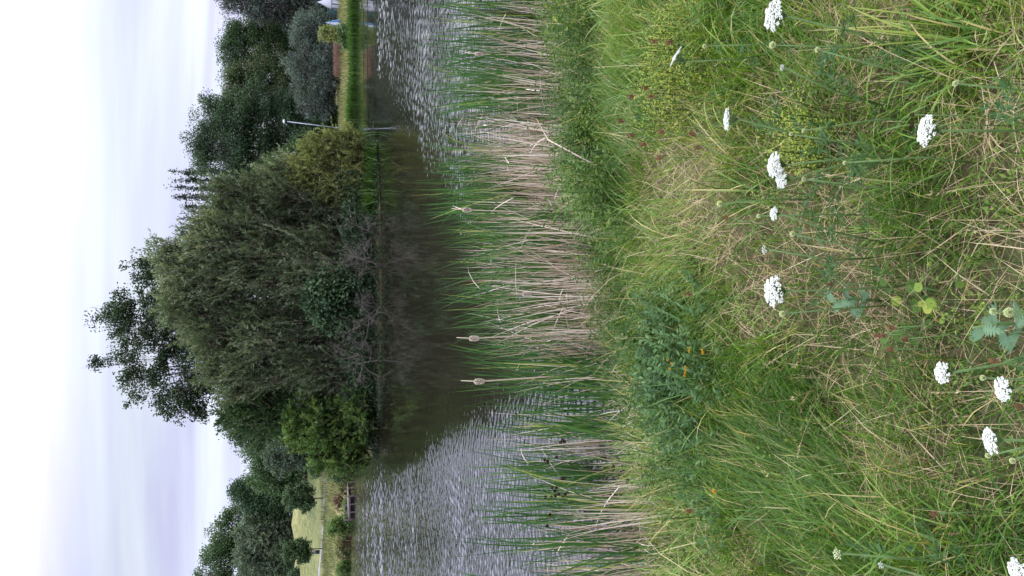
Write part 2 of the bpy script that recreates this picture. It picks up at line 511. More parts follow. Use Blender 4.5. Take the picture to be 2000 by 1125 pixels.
WAVES = vadd(vscale(noise(10.0, 1.5, 0.5), 0.14), vscale(noise(26.0, 1.0, 0.5), 0.12))
pw = nt.nodes.new('ShaderNodeMath'); pw.operation = 'POWER'; pw.inputs[1].default_value = 1.4
nt.links.new(a_.outputs['Fac'], pw.inputs[0])
slope = vscale(WAVES, link=pw.outputs[0])
flat = nt.nodes.new('ShaderNodeVectorMath'); flat.operation = 'MULTIPLY'; flat.inputs[1].default_value = (0.8, 1.0, 0.0)
nt.links.new(slope, flat.inputs[0])
geo = nt.nodes.new('ShaderNodeNewGeometry')
nn = nt.nodes.new('ShaderNodeVectorMath'); nn.operation = 'NORMALIZE'
nt.links.new(vadd(geo.outputs['Normal'], flat.outputs[0]), nn.inputs[0])
p = nt.nodes.new('ShaderNodeBsdfPrincipled')
p.inputs['Base Color'].default_value = (0.011, 0.010, 0.006, 1)
p.inputs['Roughness'].default_value = 0.03; p.inputs['IOR'].default_value = 1.333
nt.links.new(nn.outputs[0], p.inputs['Normal'])
rg = nt.nodes.new('ShaderNodeMath'); rg.operation = 'MULTIPLY_ADD'; rg.inputs[1].default_value = 0.05; rg.inputs[2].default_value = 0.02
nt.links.new(pw.outputs[0], rg.inputs[0]); nt.links.new(rg.outputs[0], p.inputs['Roughness'])
nt.links.new(p.outputs[0], out.inputs[0])
TT, YY = np.meshgrid(wt, wy)
_x, _y = (TT * YY).ravel(), YY.ravel()
nx, ny = len(wt), len(wy)
i = (np.arange(ny - 1)[:, None] * nx + np.arange(nx - 1)[None]).ravel()
mb = MB(); mb.add(np.stack([_x, _y, ripples(_x, _y)], 1), np.stack([i, i + 1, i + nx + 1, i + nx], 1), tint=chop(_x, _y))
tag(mb.build('water', wm, smooth=True), kind='structure')

# ------------------------------------------------------------------ trees
def lobes_at(spec, D, depth=0.9):
    """(px, py, half height px, half width px[, extra depth m]) -> world ellipsoids at distance D"""
    out = []
    for s in spec:
        d = D + (s[4] if len(s) > 4 else 0)
        k = mpp(s[0], d)
        out.append((at(s[0], s[1], d), np.array([s[3] * k, max(s[3], s[2] * 0.7) * k * depth, s[2] * k])))
    return out


def ragged(lobes, rng, k=3, f=(0.25, 0.5)):
    """smaller side lobes that break up the outline of a crown"""
    out = list(lobes)
    for c, r in lobes:
        for _ in range(k):
            d = norm(rng.normal(size=3) * [1, 1, 1] + [0, 0, 0.35])
            out.append((c + r * d * rng.uniform(0.85, 1.12), r * rng.uniform(*f)))
    return out


def clumps(rng, lobes, n, shell=0.22, lump=0.25):
    w = np.array([(r[0] * r[1] * r[2]) ** 0.67 for _, r in lobes])
    idx = rng.choice(len(lobes), n, p=w / w.sum())
    c = np.array([l[0] for l in lobes])[idx]; r = np.array([l[1] for l in lobes])[idx]
    d = norm(rng.normal(size=(n, 3)))
    rr = 1.02 - np.abs(rng.normal(0, shell, n))
    lum = 1 + lump * (vnoise(d[:, 0] * 2 + idx * 3.1, d[:, 2] * 2 + d[:, 1], 0.45, 77) - 0.5) * 2
    return c + r * d * np.clip(rr * lum, 0.05, 1.2)[:, None], d, idx


def limbs(mb, base, lobes, tr, rng, C=None, idx=None, ntwig=7, lean=0.3):
    top = np.array([l[0] for l in lobes]).mean(0)
    zs = [l[0][2] - l[1][2] * 0.4 for l in lobes]
    base = np.asarray(base, float)
    H = max(top[2] - base[2], 0.5)
    pts = [base - np.array([0, 0, 0.15]), base + (top - base) * [0.05, 0.05, 0.25], base + (top - base) * [0.3, 0.3, 0.55], top]
    pts = np.array(pts) + rng.normal(0, tr * 0.25, (4, 3)) * [[0], [1], [1], [1]]
    tube(mb, pts, [tr * 1.25, tr, tr * 0.75, tr * 0.3], 8)
    for i, (c, r) in enumerate(lobes):
        f = rng.uniform(0.3, 0.8)
        s = base + (top - base) * [0.3 * f, 0.3 * f, f]
        if c[2] < s[2]:
            s = base + (top - base) * [0.1, 0.1, 0.2]
        m = (s + c) / 2 + np.array([0, 0, -0.08 * np.linalg.norm(c - s)])
        lr = min(tr * rng.uniform(0.3, 0.45), 0.07 * float(r.mean()))
        tube(mb, [s, m, c, c + r * [rng.uniform(-.4, .4), rng.uniform(-.4, .4), 0.6]], [lr, lr * 0.75, lr * 0.45, lr * 0.15], 6)
        if C is not None:
            k = np.where(idx == i)[0][:ntwig * 3]
            if len(k):
                sticks(mb, np.repeat(c[None], len(k), 0) + rng.normal(0, 0.15, (len(k), 3)) * r, C[k], lr * 0.22, lr * 0.06)


def broad_tree(name, label, cat, base, lobes, mat, seed, n_clump=420, per=34, clump_r=0.55, leaf=(0.26, 0.17), tr=0.25,
               group=None, shell=0.22, droop=0.0, tint=(0.5, 0.17), lump=0.25, stretch=(1, 1, 0.75), bark='bark', side=3, outw=0.8):
    rng = R(seed)
    root = thing(name, label, cat, base, group)
    main = lobes; lobes = ragged(lobes, rng, side)
    C, d, idx = clumps(rng, lobes, n_clump, shell, lump)
    t = MB(); limbs(t, base, lobes, tr, rng, C, idx, 12)
    t.build('trunk', M[bark], root, smooth=True)
    n = n_clump * per
    k = np.repeat(np.arange(n_clump), per)
    cr = clump_r * rng.uniform(0.55, 1.35, n_clump)[k][:, None]
    P = C[k] + rng.normal(size=(n, 3)).clip(-1.35, 1.35) * cr * np.array(stretch) * 0.6
    dirs = d[k] * outw + rng.normal(size=(n, 3)) * 0.7 + np.array([0, 0, -droop])
    tt = rng.normal(tint[0], tint[1], n_clump)[k] + rng.normal(0, 0.12, n)
    mb = MB()
    leaves(mb, P, dirs, leaf[0] * rng.uniform(0.7, 1.3, n), leaf[1] * rng.uniform(0.7, 1.3, n), rng, tt, face=norm(P - C[k]) * 0.8 + np.array([0, 0, 0.45]))
    mb.build('crown', M[mat], root)
    return root


def willow(name, label, cat, base, lobes, mat, seed, n_shoot=2600, per=34, L=(0.8, 1.9), leaf=(0.2, 0.05), group=None, tr=0.16,
           up=1.0, tint=(0.45, 0.2), twig='twig', stems=7, shell=0.3, spread=0.35):
    rng = R(seed)
    root = thing(name, label, cat, base, group)
    lobes0 = lobes; lobes = ragged(lobes, rng, 3, (0.25, 0.45))
    C, d, idx = clumps(rng, lobes, n_shoot, shell, 0.5)
    ltint = rng.normal(0, 0.11, len(lobes))
    dirs = norm(d * [0.55, 0.55, 0.25] + rng.normal(0, spread, (n_shoot, 3)) + np.array([0, 0, up]))
    ln = rng.uniform(L[0], L[1], n_shoot)
    P0 = C - dirs * (ln * 0.6)[:, None]
    bend = norm(np.cross(dirs, rng.normal(size=(n_shoot, 3)))) * (ln * rng.uniform(0.0, 0.16, n_shoot))[:, None]
    t = MB()
    limbs(t, base, lobes0, tr, rng)
    b3 = np.asarray(base, float)
    for s in range(stems):
        c, r = lobes[s % len(lobes)]
        e = c + r * np.array([rng.uniform(-.6, .6), rng.uniform(-.8, .3), 0.5])
        s0 = b3 + np.array([rng.uniform(-.8, .8), rng.uniform(-.6, .6), -0.1])
        m = (s0 + e) / 2 + np.array([rng.uniform(-.3, .3), rng.uniform(-.3, .3), 0.3])
        tube(t, [s0, m, e], [tr * 0.6, tr * 0.4, 0.015], 5)
    sticks(t, P0, P0 + (dirs * ln[:, None]) * 0.55 + bend, 0.013, 0.009)
    sticks(t, P0 + (dirs * ln[:, None]) * 0.55 + bend, P0 + dirs * ln[:, None], 0.009, 0.004)
    t.build('trunk', M[twig], root)
    n = n_shoot * per
    k = np.repeat(np.arange(n_shoot), per)
    s = rng.uniform(0.12, 1.05, n)
    P = P0[k] + dirs[k] * (ln[k] * s)[:, None] + bend[k] * (4 * s * (1 - s))[:, None] * 0.9
    dl = dirs[k] + norm(rng.normal(size=(n, 3))) * 0.75
    tt = rng.normal(tint[0], tint[1], n_shoot)[k] + ltint[idx][k] + rng.normal(0, 0.1, n) + 0.18 * (s - 0.5)
    mb = MB()
    leaves(mb, P, dl, leaf[0] * rng.uniform(0.6, 1.3, n), leaf[1] * rng.uniform(0.7, 1.3, n), rng, tt, up=0.15)
    mb.build('crown', M[mat], root)
    return root


def base_at(px, py, D):
    b = at(px, py, D)
    return np.array([b[0], D, float(terrain(b[0], D))])


# --- the island thicket
GI = 'willows of the island thicket'
willow('willow_tree', 'grey-green willow in the middle of the island, below the tall airy tree', 'tree', base_at(720, 610, 41.5),
       lobes_at([(445, 632, 85, 66), (500, 665, 90, 85), (375, 590, 45, 55), (570, 640, 90, 90), (630, 700, 80, 70), (480, 720, 60, 55), (712, 650, 26, 70), (345, 610, 22, 22), (350, 565, 20, 18)], 41.5),
       'willow', 101, 5200, group=GI)
willow('willow_tree', 'greyish willow with pale upright top shoots, next to the poplar row', 'tree', base_at(725, 505, 41),
       lobes_at([(425, 525, 90, 60), (370, 540, 45, 45), (510, 500, 100, 75), (610, 530, 80, 80), (470, 450, 65, 45), (380, 490, 30, 25), (670, 560, 50, 70), (714, 545, 26, 60), (345, 535, 18, 18), (390, 450, 25, 18)], 41),
       'willow', 102, 4400, group=GI, tint=(0.5, 0.2))
willow('willow_tree', 'lower willow sloping down from the thicket towards the yellow-green bush', 'tree', base_at(725, 400, 42.5),
       lobes_at([(480, 405, 65, 50), (560, 400, 80, 65), (640, 430, 70, 60), (440, 430, 50, 35), (545, 350, 40, 35), (650, 370, 60, 40), (690, 410, 35, 50), (712, 455, 26, 45)], 42.5),
       'willow', 103, 2800, group=GI, tint=(0.42, 0.2))
willow('willow_tree', 'dark dense willow between the bright green bush and the grey-green willow', 'tree', base_at(720, 765, 43.5),
       lobes_at([(555, 785, 75, 50), (515, 805, 60, 40), (640, 760, 70, 55), (515, 760, 55, 45), (480, 785, 32, 33), (590, 820, 50, 40)], 43.5),
       'mid', 104, 2300, per=40, leaf=(0.2, 0.08), group=GI, tint=(0.35, 0.18))
willow('willow_bush', 'yellow-green feathery bush at the end of the island by the lamp post', 'bush', base_at(722, 320, 42),
       lobes_at([(645, 300, 45, 38), (660, 340, 60, 42), (620, 300, 25, 25), (690, 318, 28, 48), (690, 280, 30, 22), (610, 330, 30, 30), (690, 360, 30, 35), (655, 270, 24, 16), (670, 380, 40, 26), (640, 360, 35, 26), (600, 350, 28, 24)], 41.5),
       'olive', 105, 1500, per=36, L=(0.6, 1.5), leaf=(0.16, 0.05), tr=0.08, up=0.8)
broad_tree('alder_bush', 'glossy green bush rising behind the yellow-green feathery bush', 'bush', base_at(722, 330, 45),
           lobes_at([(560, 335, 35, 32), (575, 300, 20, 18), (590, 360, 40, 35)], 45), 'mid', 106, 130, 40, 0.42, (0.17, 0.11), 0.1)
willow('alder_bush', 'bright green leafy bush at the edge of the island facing the jetty', 'bush', base_at(722, 850, 43.5),
       lobes_at([(640, 850, 66, 52), (620, 800, 45, 35), (690, 860, 30, 45), (600, 835, 35, 35), (690, 795, 32, 50), (680, 903, 32, 20), (655, 885, 40, 28), (700, 820, 30, 50)], 40.5),
       'bright', 107, 2000, per=44, L=(0.5, 1.1), leaf=(0.17, 0.085), tr=0.08, up=0.6, spread=0.5, tint=(0.5, 0.2))
broad_tree('bramble_bush', 'dark round-leaved bush low on the island front below the willow', 'bush', base_at(735, 590, 38.8),
           lobes_at([(625, 590, 32, 38), (650, 565, 30, 30), (650, 615, 26, 30)], 39.2), 'dark', 108, 170, 46, 0.4, (0.17, 0.12), 0.06, tint=(0.6, 0.2))
broad_tree('alder_tree', 'tall airy dark tree standing highest above the island thicket', 'tree', base_at(715, 680, 46.5),
           lobes_at([(255, 650, 42, 45), (235, 605, 35, 28), (300, 590, 45, 40), (300, 535, 35, 28), (330, 690, 50, 50), (375, 765, 50, 42),
                     (265, 725, 35, 32), (400, 800, 26, 20), (330, 790, 30, 22), (350, 620, 50, 50), (410, 720, 60, 55), (200, 708, 17, 12),
                     (190, 625, 14, 12), (262, 512, 20, 13), (180, 600, 9, 9), (172, 716, 12, 8), (265, 775, 22, 14), (420, 650, 50, 70)], 46.5),
           'alder', 109, 720, 58, 0.40, (0.125, 0.095), 0.2, shell=0.36, lump=0.6, tint=(0.42, 0.2))

# bare dead branches over the waterline
def dead_shrub(base, tips, seed, label, r0=0.03):
    rng = R(seed)
    root = thing('dead_shrub', label, 'dead branches', base, 'bare dead branches on the island front')
    t = MB(); A, B, ra = [], [], []

    def grow(p, d, L, r, lev):
        q = p + d * L
        A.append(p); B.append(q); ra.append(r)
        if lev == 0: return
        for _ in range(rng.integers(2, 5)):
            nd = d + rng.normal(0, 0.55, 3); nd = nd / np.linalg.norm(nd)
            grow(p + d * L * rng.uniform(0.5, 1.0), nd, L * rng.uniform(0.55, 0.85), r * 0.55, lev - 1)
    for tip in tips:
        v = np.asarray(tip) - base; L = np.linalg.norm(v)
        grow(np.asarray(base) + rng.normal(0, 0.12, 3) * [1, 1, 0], v / L, L * 0.42, r0, 4)
    ra = np.array(ra)
    sticks(t, np.array(A), np.array(B), ra, ra * 0.6, 4)
    t.build('branches', M['bark_pale'], root)


for i, (bp_, tp_, lab) in enumerate([
        ((738, 705, 38.4), [(640, 680, 37.6), (650, 640, 37.8), (690, 640, 37.2), (665, 720, 37.7), (630, 720, 38)], 'pale bare branches fanning over the water beside the bright green bush'),
        ((745, 600, 37.7), [(680, 640, 36.8), (660, 660, 37), (700, 560, 36.9), (690, 590, 36.6), (715, 650, 36.6)], 'grey tangle of dead twigs low in the middle of the island front'),
        ((744, 520, 37.9), [(650, 540, 37), (660, 500, 37), (690, 460, 37), (670, 480, 37.2), (705, 540, 37)], 'bare brownish branches under the greyish willow with pale top shoots'),
        ((742, 450, 38.6), [(690, 430, 38), (660, 420, 38), (700, 480, 38), (720, 430, 37.6)], 'thin dead branches at the water below the lower sloping willow'),
        ((728, 790, 40.5), [(650, 760, 39.5), (670, 730, 39.5), (640, 740, 40)], 'dead branching limb hanging beside the dark dense willow')]):
    b = base_at(*bp_); b[2] = max(b[2], 0.05)
    dead_shrub(b, [at(*t_) for t_ in tp_], 130 + i, lab)

# low growth along the island's waterline
rng = R(140)
mb = MB()
n = 32000
g = rng.uniform(0, 2 * PI, n); inner = rng.random(n) < 0.78
rq = np.where(inner, np.sqrt(rng.random(n)) * 0.9, rng.uniform(0.84, 0.99, n))
ex = -0.6 + 9.0 * np.cos(g) * rq; ey = 43.5 + 6.2 * np.sin(g) * rq
zz = np.maximum(terrain(ex, ey), -0.02)
hn = vnoise(ex, ey, 1.1, 141, 2)
P = np.stack([ex, ey, zz + rng.uniform(0, 1, n) * np.where(inner, 0.6 + 1.8 * hn, 0.10 + 0.9 * np.clip(hn - 0.4, 0, 1))], 1)
leaves(mb, P, rng.normal(size=(n, 3)) + [0, 0, 0.6], np.where(inner, 0.22, 0.13), np.where(inner, 0.12, 0.05), rng, 0.05 + 0.6 * hn + rng.normal(0, 0.15, n))
tag(mb.build('island_undergrowth', M['alder']), 'tangled low green growth along the waterline of the island', 'undergrowth', kind='stuff')
rng = R(142)
for i, (px, py, w) in enumerate([(735, 318, 0.9), (738, 365, 1.0), (738, 395, 0.5)]):
    b = base_at(px, py, 41.0 - i * 0.7); b[2] = max(b[2], 0)
    root = thing('rush_tuft', ['bright green rush tuft at the water below the yellow-green feathery bush', 'wide bright green rush clump at the island edge beside its reflection',
                               'small arching green rush tuft next to the thin dead branches'][i], 'rushes', b, 'rush tufts on the island edge')
    m = MB(); k = 260
    blades(m, b + rng.normal(0, 1, (k, 3)) * [w * 0.6, 0.3, 0], rng.uniform(0, 2 * PI, k), rng.uniform(0.05, 0.5, k), rng.uniform(0.2, 1.0, k), rng.uniform(0.5, 1.1, k), 0.05, rng.normal(0.6, 0.2, k))
    m.build('blades', M['shore'], root)

# --- wooded bank beyond the lamp post
GR = 'trees on the wooded bank behind the lamp post'
broad_tree('oak_tree', 'big dark broad oak behind the lamp post', 'tree', base_at(655, 285, 101),
           lobes_at([(430, 295, 50, 48), (420, 230, 35, 32), (480, 258, 70, 60), (475, 325, 40, 38), (560, 260, 80, 70), (545, 325, 60, 45), (610, 300, 50, 50),
                     (500, 200, 45, 35), (600, 220, 50, 45), (402, 270, 22, 30), (398, 312, 16, 22), (410, 205, 25, 14), (640, 260, 25, 60)], 101),
           'dark', 201, 950, 140, 1.1, (0.2, 0.14), 0.4, group=GR, lump=0.4, shell=0.2)
broad_tree('ash_tree', 'green tree with pale brownish seed bunches in its upper crown, beside the big oak', 'tree', base_at(655, 165, 106),
           lobes_at([(482, 165, 38, 30), (540, 160, 55, 42), (600, 165, 50, 42), (455, 150, 16, 16), (455, 180, 12, 12), (470, 195, 25, 20)], 106),
           'ash', 202, 520, 130, 1.0, (0.19, 0.13), 0.3, group=GR, tint=(0.55, 0.22))
broad_tree('oak_tree', 'rounded dark green tree behind the blue-green evergreens', 'tree', base_at(655, 85, 108),
           lobes_at([(482, 88, 42, 42), (530, 80, 55, 48), (585, 60, 50, 45), (462, 112, 20, 22), (460, 70, 18, 25), (600, 110, 50, 35), (630, 80, 30, 60)], 108),
           'mid', 203, 650, 130, 1.1, (0.2, 0.135), 0.35, group=GR, tint=(0.3, 0.16))
broad_tree('pine_tree', 'dark bluish tree overhanging the white garden tent', 'tree', base_at(655, -5, 102),
           lobes_at([(470, 0, 32, 26), (445, -25, 30, 30), (520, 8, 50, 28), (585, 8, 55, 32), (500, -35, 60, 40), (600, -25, 60, 40)], 102),
           'blue', 204, 640, 85, 0.95, (0.32, 0.1), 0.3, group=GR, tint=(0.3, 0.18), stretch=(1, 1, 0.5))
GB = 'blue-green evergreens on the far lawn'
broad_tree('juniper_bush', 'blue-green spreading evergreen nearest the blue and white parasol', 'evergreen', base_at(655, 75, 94),
           lobes_at([(612, 62, 32, 36), (620, 95, 36, 32), (635, 60, 22, 34), (600, 90, 18, 22), (590, 45, 9, 10)], 94),
           'blue', 205, 400, 85, 0.7, (0.24, 0.075), 0.15, group=GB, tint=(0.55, 0.22), outw=1.2)
broad_tree('juniper_bush', 'blue-green evergreen with brownish flank on the far lawn, beside the lamp post', 'evergreen', base_at(655, 160, 93),
           lobes_at([(608, 135, 38, 34), (612, 175, 36, 34), (632, 150, 26, 55), (610, 205, 25, 16), (625, 115, 30, 25), (585, 140, 12, 14)], 93),
           'blue', 206, 500, 85, 0.7, (0.24, 0.075), 0.15, group=GB, tint=(0.45, 0.25), outw=1.2)
root = thing('hazel_bush', 'dark leafy bush at the foot of the big oak beside the lamp post', 'bush', base_at(655, 235, 96), None)
rng = R(207); C, d, idx = clumps(rng, lobes_at([(625, 262, 32, 30), (635, 225, 22, 28), (600, 275, 25, 25)], 97), 130)
t = MB(); limbs(t, base_at(655, 250, 97), lobes_at([(625, 262, 32, 30), (635, 225, 22, 28)], 97), 0.1, rng); t.build('trunk', M['bark'], root)
k = np.repeat(np.arange(130), 40); m = MB()
leaves(m, C[k] + rng.normal(0, 0.32, (5200, 3)), rng.normal(size=(5200, 3)), 0.3, 0.2, rng, rng.normal(0.5, 0.2, 5200)); m.build('crown', M['dark'], root)

# poplar row
for i, (px, py, hw) in enumerate([(346, 335, 6.5), (352, 352, 6), (356, 366, 5.5), (353, 385, 6.5), (356, 405, 6), (366, 426, 5.5), (380, 444, 5)]):
    D = 132 + (i % 2) * 2
    top = at(px, py, D); b = base_at(640, py, D)
    kk = mpp(px, D); H = top[2] - b[2]
    lob = [(np.array([top[0], D, top[2] - f * H]), np.array([hw * kk * s, hw * kk * s, H * 0.09])) for f, s in ((0.05, 0.5), (0.13, 0.8), (0.23, 1.0), (0.35, 1.15), (0.5, 1.25), (0.65, 1.25), (0.8, 1.1))]
    lab = ['slender columnar poplar at the end of the row beside the big oak', 'second slender poplar of the row counted from the big oak', 'thinnest poplar in the middle of the row, half merged with its neighbour',
           'columnar poplar in the row behind the willow, just past the middle gap', 'columnar poplar third from the willow end of the row', 'shorter poplar near the willow end of the row', 'shortest poplar, last in the row and half hidden by the willow'][i]
    broad_tree('poplar_tree', lab, 'tree', b, lob, 'poplar', 220 + i, 170, 22, 0.55, (0.34, 0.2), 0.2, group='row of poplars behind the island', stretch=(0.7, 0.7, 1.7), lump=0.5, shell=0.35)

# --- trees beyond the hill
GL = 'trees behind the grassy hill'
broad_tree('oak_tree', 'dark tree rising behind the bright green island bush', 'tree', base_at(640, 840, 128),
           lobes_at([(475, 832, 38, 22), (445, 825, 15, 18), (520, 845, 55, 40), (570, 855, 50, 50), (600, 830, 40, 40)], 128), 'mid', 301, 380, 70, 1.15, (0.33, 0.22), 0.35, group=GL, tint=(0.25, 0.15))
broad_tree('oak_tree', 'mid-green tree behind the spindly grey-green tree and the teal roof', 'tree', base_at(640, 890, 142),
           lobes_at([(512, 890, 34, 32), (545, 925, 50, 38), (565, 880, 50, 45), (505, 918, 18, 16), (560, 940, 22, 25)], 142), 'mid', 302, 420, 70, 1.25, (0.36, 0.24), 0.35, group=GL, tint=(0.45, 0.16))
broad_tree('maple_tree', 'dark ragged tree rising behind the small round lawn tree', 'tree', base_at(600, 965, 172),
           lobes_at([(480, 958, 30, 22), (462, 948, 10, 12), (525, 960, 50, 34), (550, 990, 40, 30), (500, 985, 25, 22), (555, 935, 35, 25)], 172), 'dark', 303, 380, 60, 1.35, (0.4, 0.27), 0.4, group=GL, lump=0.5)
broad_tree('maple_tree', 'tallest mid-green tree behind the silvery willow on the hill', 'tree', base_at(590, 1060, 192),
           lobes_at([(445, 1045, 32, 38), (428, 1090, 30, 35), (475, 1015, 40, 35), (500, 1080, 60, 50), (418, 1125, 35, 30), (500, 1140, 60, 40), (520, 1000, 40, 30)], 192), 'mid', 304, 560, 70, 1.6, (0.42, 0.3), 0.45, group=GL, tint=(0.4, 0.16))
willow('silver_willow', 'silvery grey-green willow with drooping lobes behind the grassy hill', 'tree', base_at(580, 1055, 172),
       lobes_at([(512, 1045, 42, 42), (522, 1015, 38, 26), (545, 1078, 38, 42), (500, 1098, 40, 36), (552, 1030, 26, 34), (545, 1122, 36, 30), (480, 1055, 16, 22)], 172),
       'silver', 305, 1900, per=16, L=(1.2, 3.0), leaf=(0.62, 0.22), tr=0.35, up=0.25, spread=0.6, tint=(0.5, 0.2), group=GL)
broad_tree('birch_tree', 'spindly grey-green tree with a bare leaning trunk on the lawn beside the teal roof', 'tree', base_at(618, 889, 117),
           lobes_at([(550, 888, 34, 28), (572, 872, 24, 20), (578, 905, 24, 22), (535, 898, 16, 16), (590, 885, 14, 22)], 117), 'silver', 306, 240, 40, 0.6, (0.3, 0.17), 0.13, tint=(0.2, 0.18), droop=0.4)
GT = 'small round lawn trees'
broad_tree('maple_sapling', 'small bushy lawn tree with a wide low crown, across from the jetty', 'tree', base_at(632, 973, 121.5),
           lobes_at([(580, 972, 22, 19), (598, 973, 18, 21), (568, 966, 13, 11), (590, 958, 13, 10), (596, 988, 12, 8), (562, 976, 8, 6)], 121.5), 'dark', 307, 180, 70, 0.55, (0.24, 0.16), 0.09, group=GT, tint=(0.75, 0.2))
broad_tree('maple_sapling', 'small round-headed lawn tree on a thin trunk beside the litter bin', 'tree', base_at(634, 1071, 124),
           lobes_at([(580, 1076, 20, 17), (592, 1084, 15, 13), (568, 1068, 11, 9), (565, 1085, 9, 9), (593, 1066, 11, 8)], 124), 'mid', 308, 170, 70, 0.52, (0.23, 0.16), 0.08, group=GT, tint=(0.35, 0.2))
broad_tree('maple_sapling', 'small dark tree low on the hillside at the edge of the photo', 'tree', base_at(585, 1124, 150),
           lobes_at([(575, 1124, 12, 10), (583, 1118, 8, 8)], 150), 'dark', 309, 60, 34, 0.6, (0.36, 0.24), 0.1, group=GT)

# far wood closing the view
rng = R(330); mb = MB(); n = 60000
wxx = rng.uniform(-170, 170, n); wyy = rng.uniform(200, 240, n)
wyy = np.where(wxx > -12, rng.uniform(150, 165, n), wyy)
wxx = np.where(wxx > -12, -30 + (wxx + 12) / 182 * 160, wxx)
top = np.where(wyy > 190, 13, 10.5) * (0.7 + 0.5 * vnoise(wxx, wyy * 0, 9, 331, 2))
P = np.stack([wxx, wyy, terrain(wxx, wyy) + top * rng.uniform(0, 1, n) ** 0.8], 1)
leaves(mb, P, rng.normal(size=(n, 3)), 1.1, 0.8, rng, rng.normal(0.35, 0.2, n))
tag(mb.build('woodland', M['dark']), 'far dark belt of woodland closing the view behind the trees', 'woodland', kind='stuff')

# --- far bank plants
def shore_band(t0, t1, n, e0, e1, L, W, mat, seed, tint=(0.5, 0.2), clump=1.5, thr=0.35, lean=0.25, curve=0.4):
    rng = R(seed)
    t = rng.uniform(t0, t1, n); y = far_shore(t) + rng.uniform(e0, e1, n); x = t * y
    keep = vnoise(x, y * 0.4, clump, seed + 1, 2) > thr * rng.uniform(0.6, 1.3, n)
    x, y = x[keep], y[keep]; k = len(x)
    m = MB(); hm = 0.5 + vnoise(x, y, clump * 1.3, seed + 2)
    blades(m, np.stack([x, y, np.maximum(terrain(x, y), 0) - 0.02], 1), rng.uniform(0, 2 * PI, k), np.abs(rng.normal(0, lean, k)), rng.uniform(0, curve * 2, k),
           rng.uniform(L[0], L[1], k) * hm, W, rng.normal(tint[0], tint[1], k), segs=2)
    return m


tag(shore_band(0.09, 0.5, 9000, -0.7, 0.7, (0.55, 1.1), 0.07, 'shore', 401).build('shore_reeds', M['shore']), 'fresh bright green reeds along the far bank in front of the wooded bank', 'reeds', kind='stuff')
tag(shore_band(0.02, 0.55, 16000, 0.6, 13, (0.25, 0.7), 0.05, 'rough', 411, tint=(0.55, 0.25), thr=0.2).build('far_bank_grass', M['rough']), 'rough yellowish grass on the far lawn slope', 'grass', kind='stuff')
tag(shore_band(-0.6, -0.17, 9000, -0.8, 1.6, (0.5, 1.5), 0.08, 'brownreed', 421, thr=0.55, clump=2.6).build('withered_reeds', M['brownreed']), 'withered brown reeds along the water below the grassy hill', 'reeds', kind='stuff')
tag(shore_band(-0.6, -0.15, 20000, -0.2, 16, (0.25, 0.8), 0.06, 'rough', 431, tint=(0.45, 0.22), thr=0.25).build('hillside_grass', M['rough']), 'rough grass on the bank below the lawn path', 'grass', kind='stuff')
tag(shore_band(-0.6, -0.15, 6000, -0.5, 1.5, (0.5, 1.2), 0.08, 'shore', 441, tint=(0.4, 0.2), thr=0.66, clump=3.5).build('green_shore_reeds', M['mid']), 'patches of green reeds between withered ones below the grassy hill', 'reeds', kind='stuff')

def bush(name, label, px, py, D, rv, ru, mat, seed, n=60, per=34, leaf=(0.25, 0.15), cat='bush', base_px=None, cr=0.4, group=None):
    return broad_tree(name, label, cat, base_at(base_px or px + rv, py, D), lobes_at([(px, py, rv, ru), (px + rv * 0.35, py - ru * 0.4, rv * 0.6, ru * 0.6), (px - rv * 0.2, py + ru * 0.45, rv * 0.6, ru * 0.55)], D),
                      mat, seed, n, per, cr, leaf, 0.05, tint=(0.55, 0.2), group=group)


bush('willow_bush', 'light green bush on the bank beside the jetty', 662, 1030, 101, 23, 17, 'bright', 451, 110)
bush('willow_bush', 'green sprig of bush growing over the jetty deck', 682, 985, 92, 13, 10, 'bright', 452, 50, cr=0.3)
bush('heather_clump', 'dull pinkish brown clump at the land end of the jetty', 661, 975, 104, 9, 11, 'brownreed', 453, 40, leaf=(0.2, 0.12))
bush('elder_bush', 'loose green bush on the shore next to the bright island bush', 665, 925, 99, 20, 13, 'mid', 454, 80)
bush('elder_bush', 'low brownish green bush on the shore near the jetty', 672, 945, 102, 12, 11, 'rough', 455, 60)
bush('elder_bush', 'green shrub against the lawn under the spindly tree', 620, 915, 112, 20, 16, 'mid', 456, 80)
bush('elder_bush', 'dark shore bush beneath the round-headed lawn tree', 668, 1065, 107, 12, 17, 'rough', 457, 60)
bush('elder_bush', 'green shore bush at the edge of the photo below the lawn', 672, 1112, 106.5, 13, 14, 'bright', 458, 60)
bush('maple_sapling', 'young yellow-green sapling on the far lawn beside the blue and white parasol', 648, 65, 85, 22, 12, 'olive', 459, 60, leaf=(0.24, 0.16), cat='sapling', group=None)
bush('fern_clump', 'dusty pink dry clump at the water below the lamp post', 690, 236, 79.5, 7, 8, 'russet', 460, 36, leaf=(0.22, 0.08))
bush('elder_bush', 'dark green shrub among the reeds below the young sapling', 676, 70, 81, 12, 18, 'mid', 461, 70)
rng = R(462); m = MB(); k = 2600
b = base_at(660, 108, 89); xx = b[0] + rng.uniform(-2.1, 2.1, k); yy = 89 + rng.normal(0, 0.5, k)
root = thing('ornamental_grass', 'russet dry ornamental grass hedge in front of the blue-green evergreens', 'grasses', b)
blades(m, np.stack([xx, yy, terrain(xx, yy)], 1), rng.uniform(0, 2 * PI, k), np.abs(rng.normal(0, 0.2, k)), rng.uniform(0, 0.9, k), rng.uniform(0.7, 1.25, k), 0.06, rng.normal(0.6, 0.2, k), segs=2)
m.build('blades', M['russet'], root)

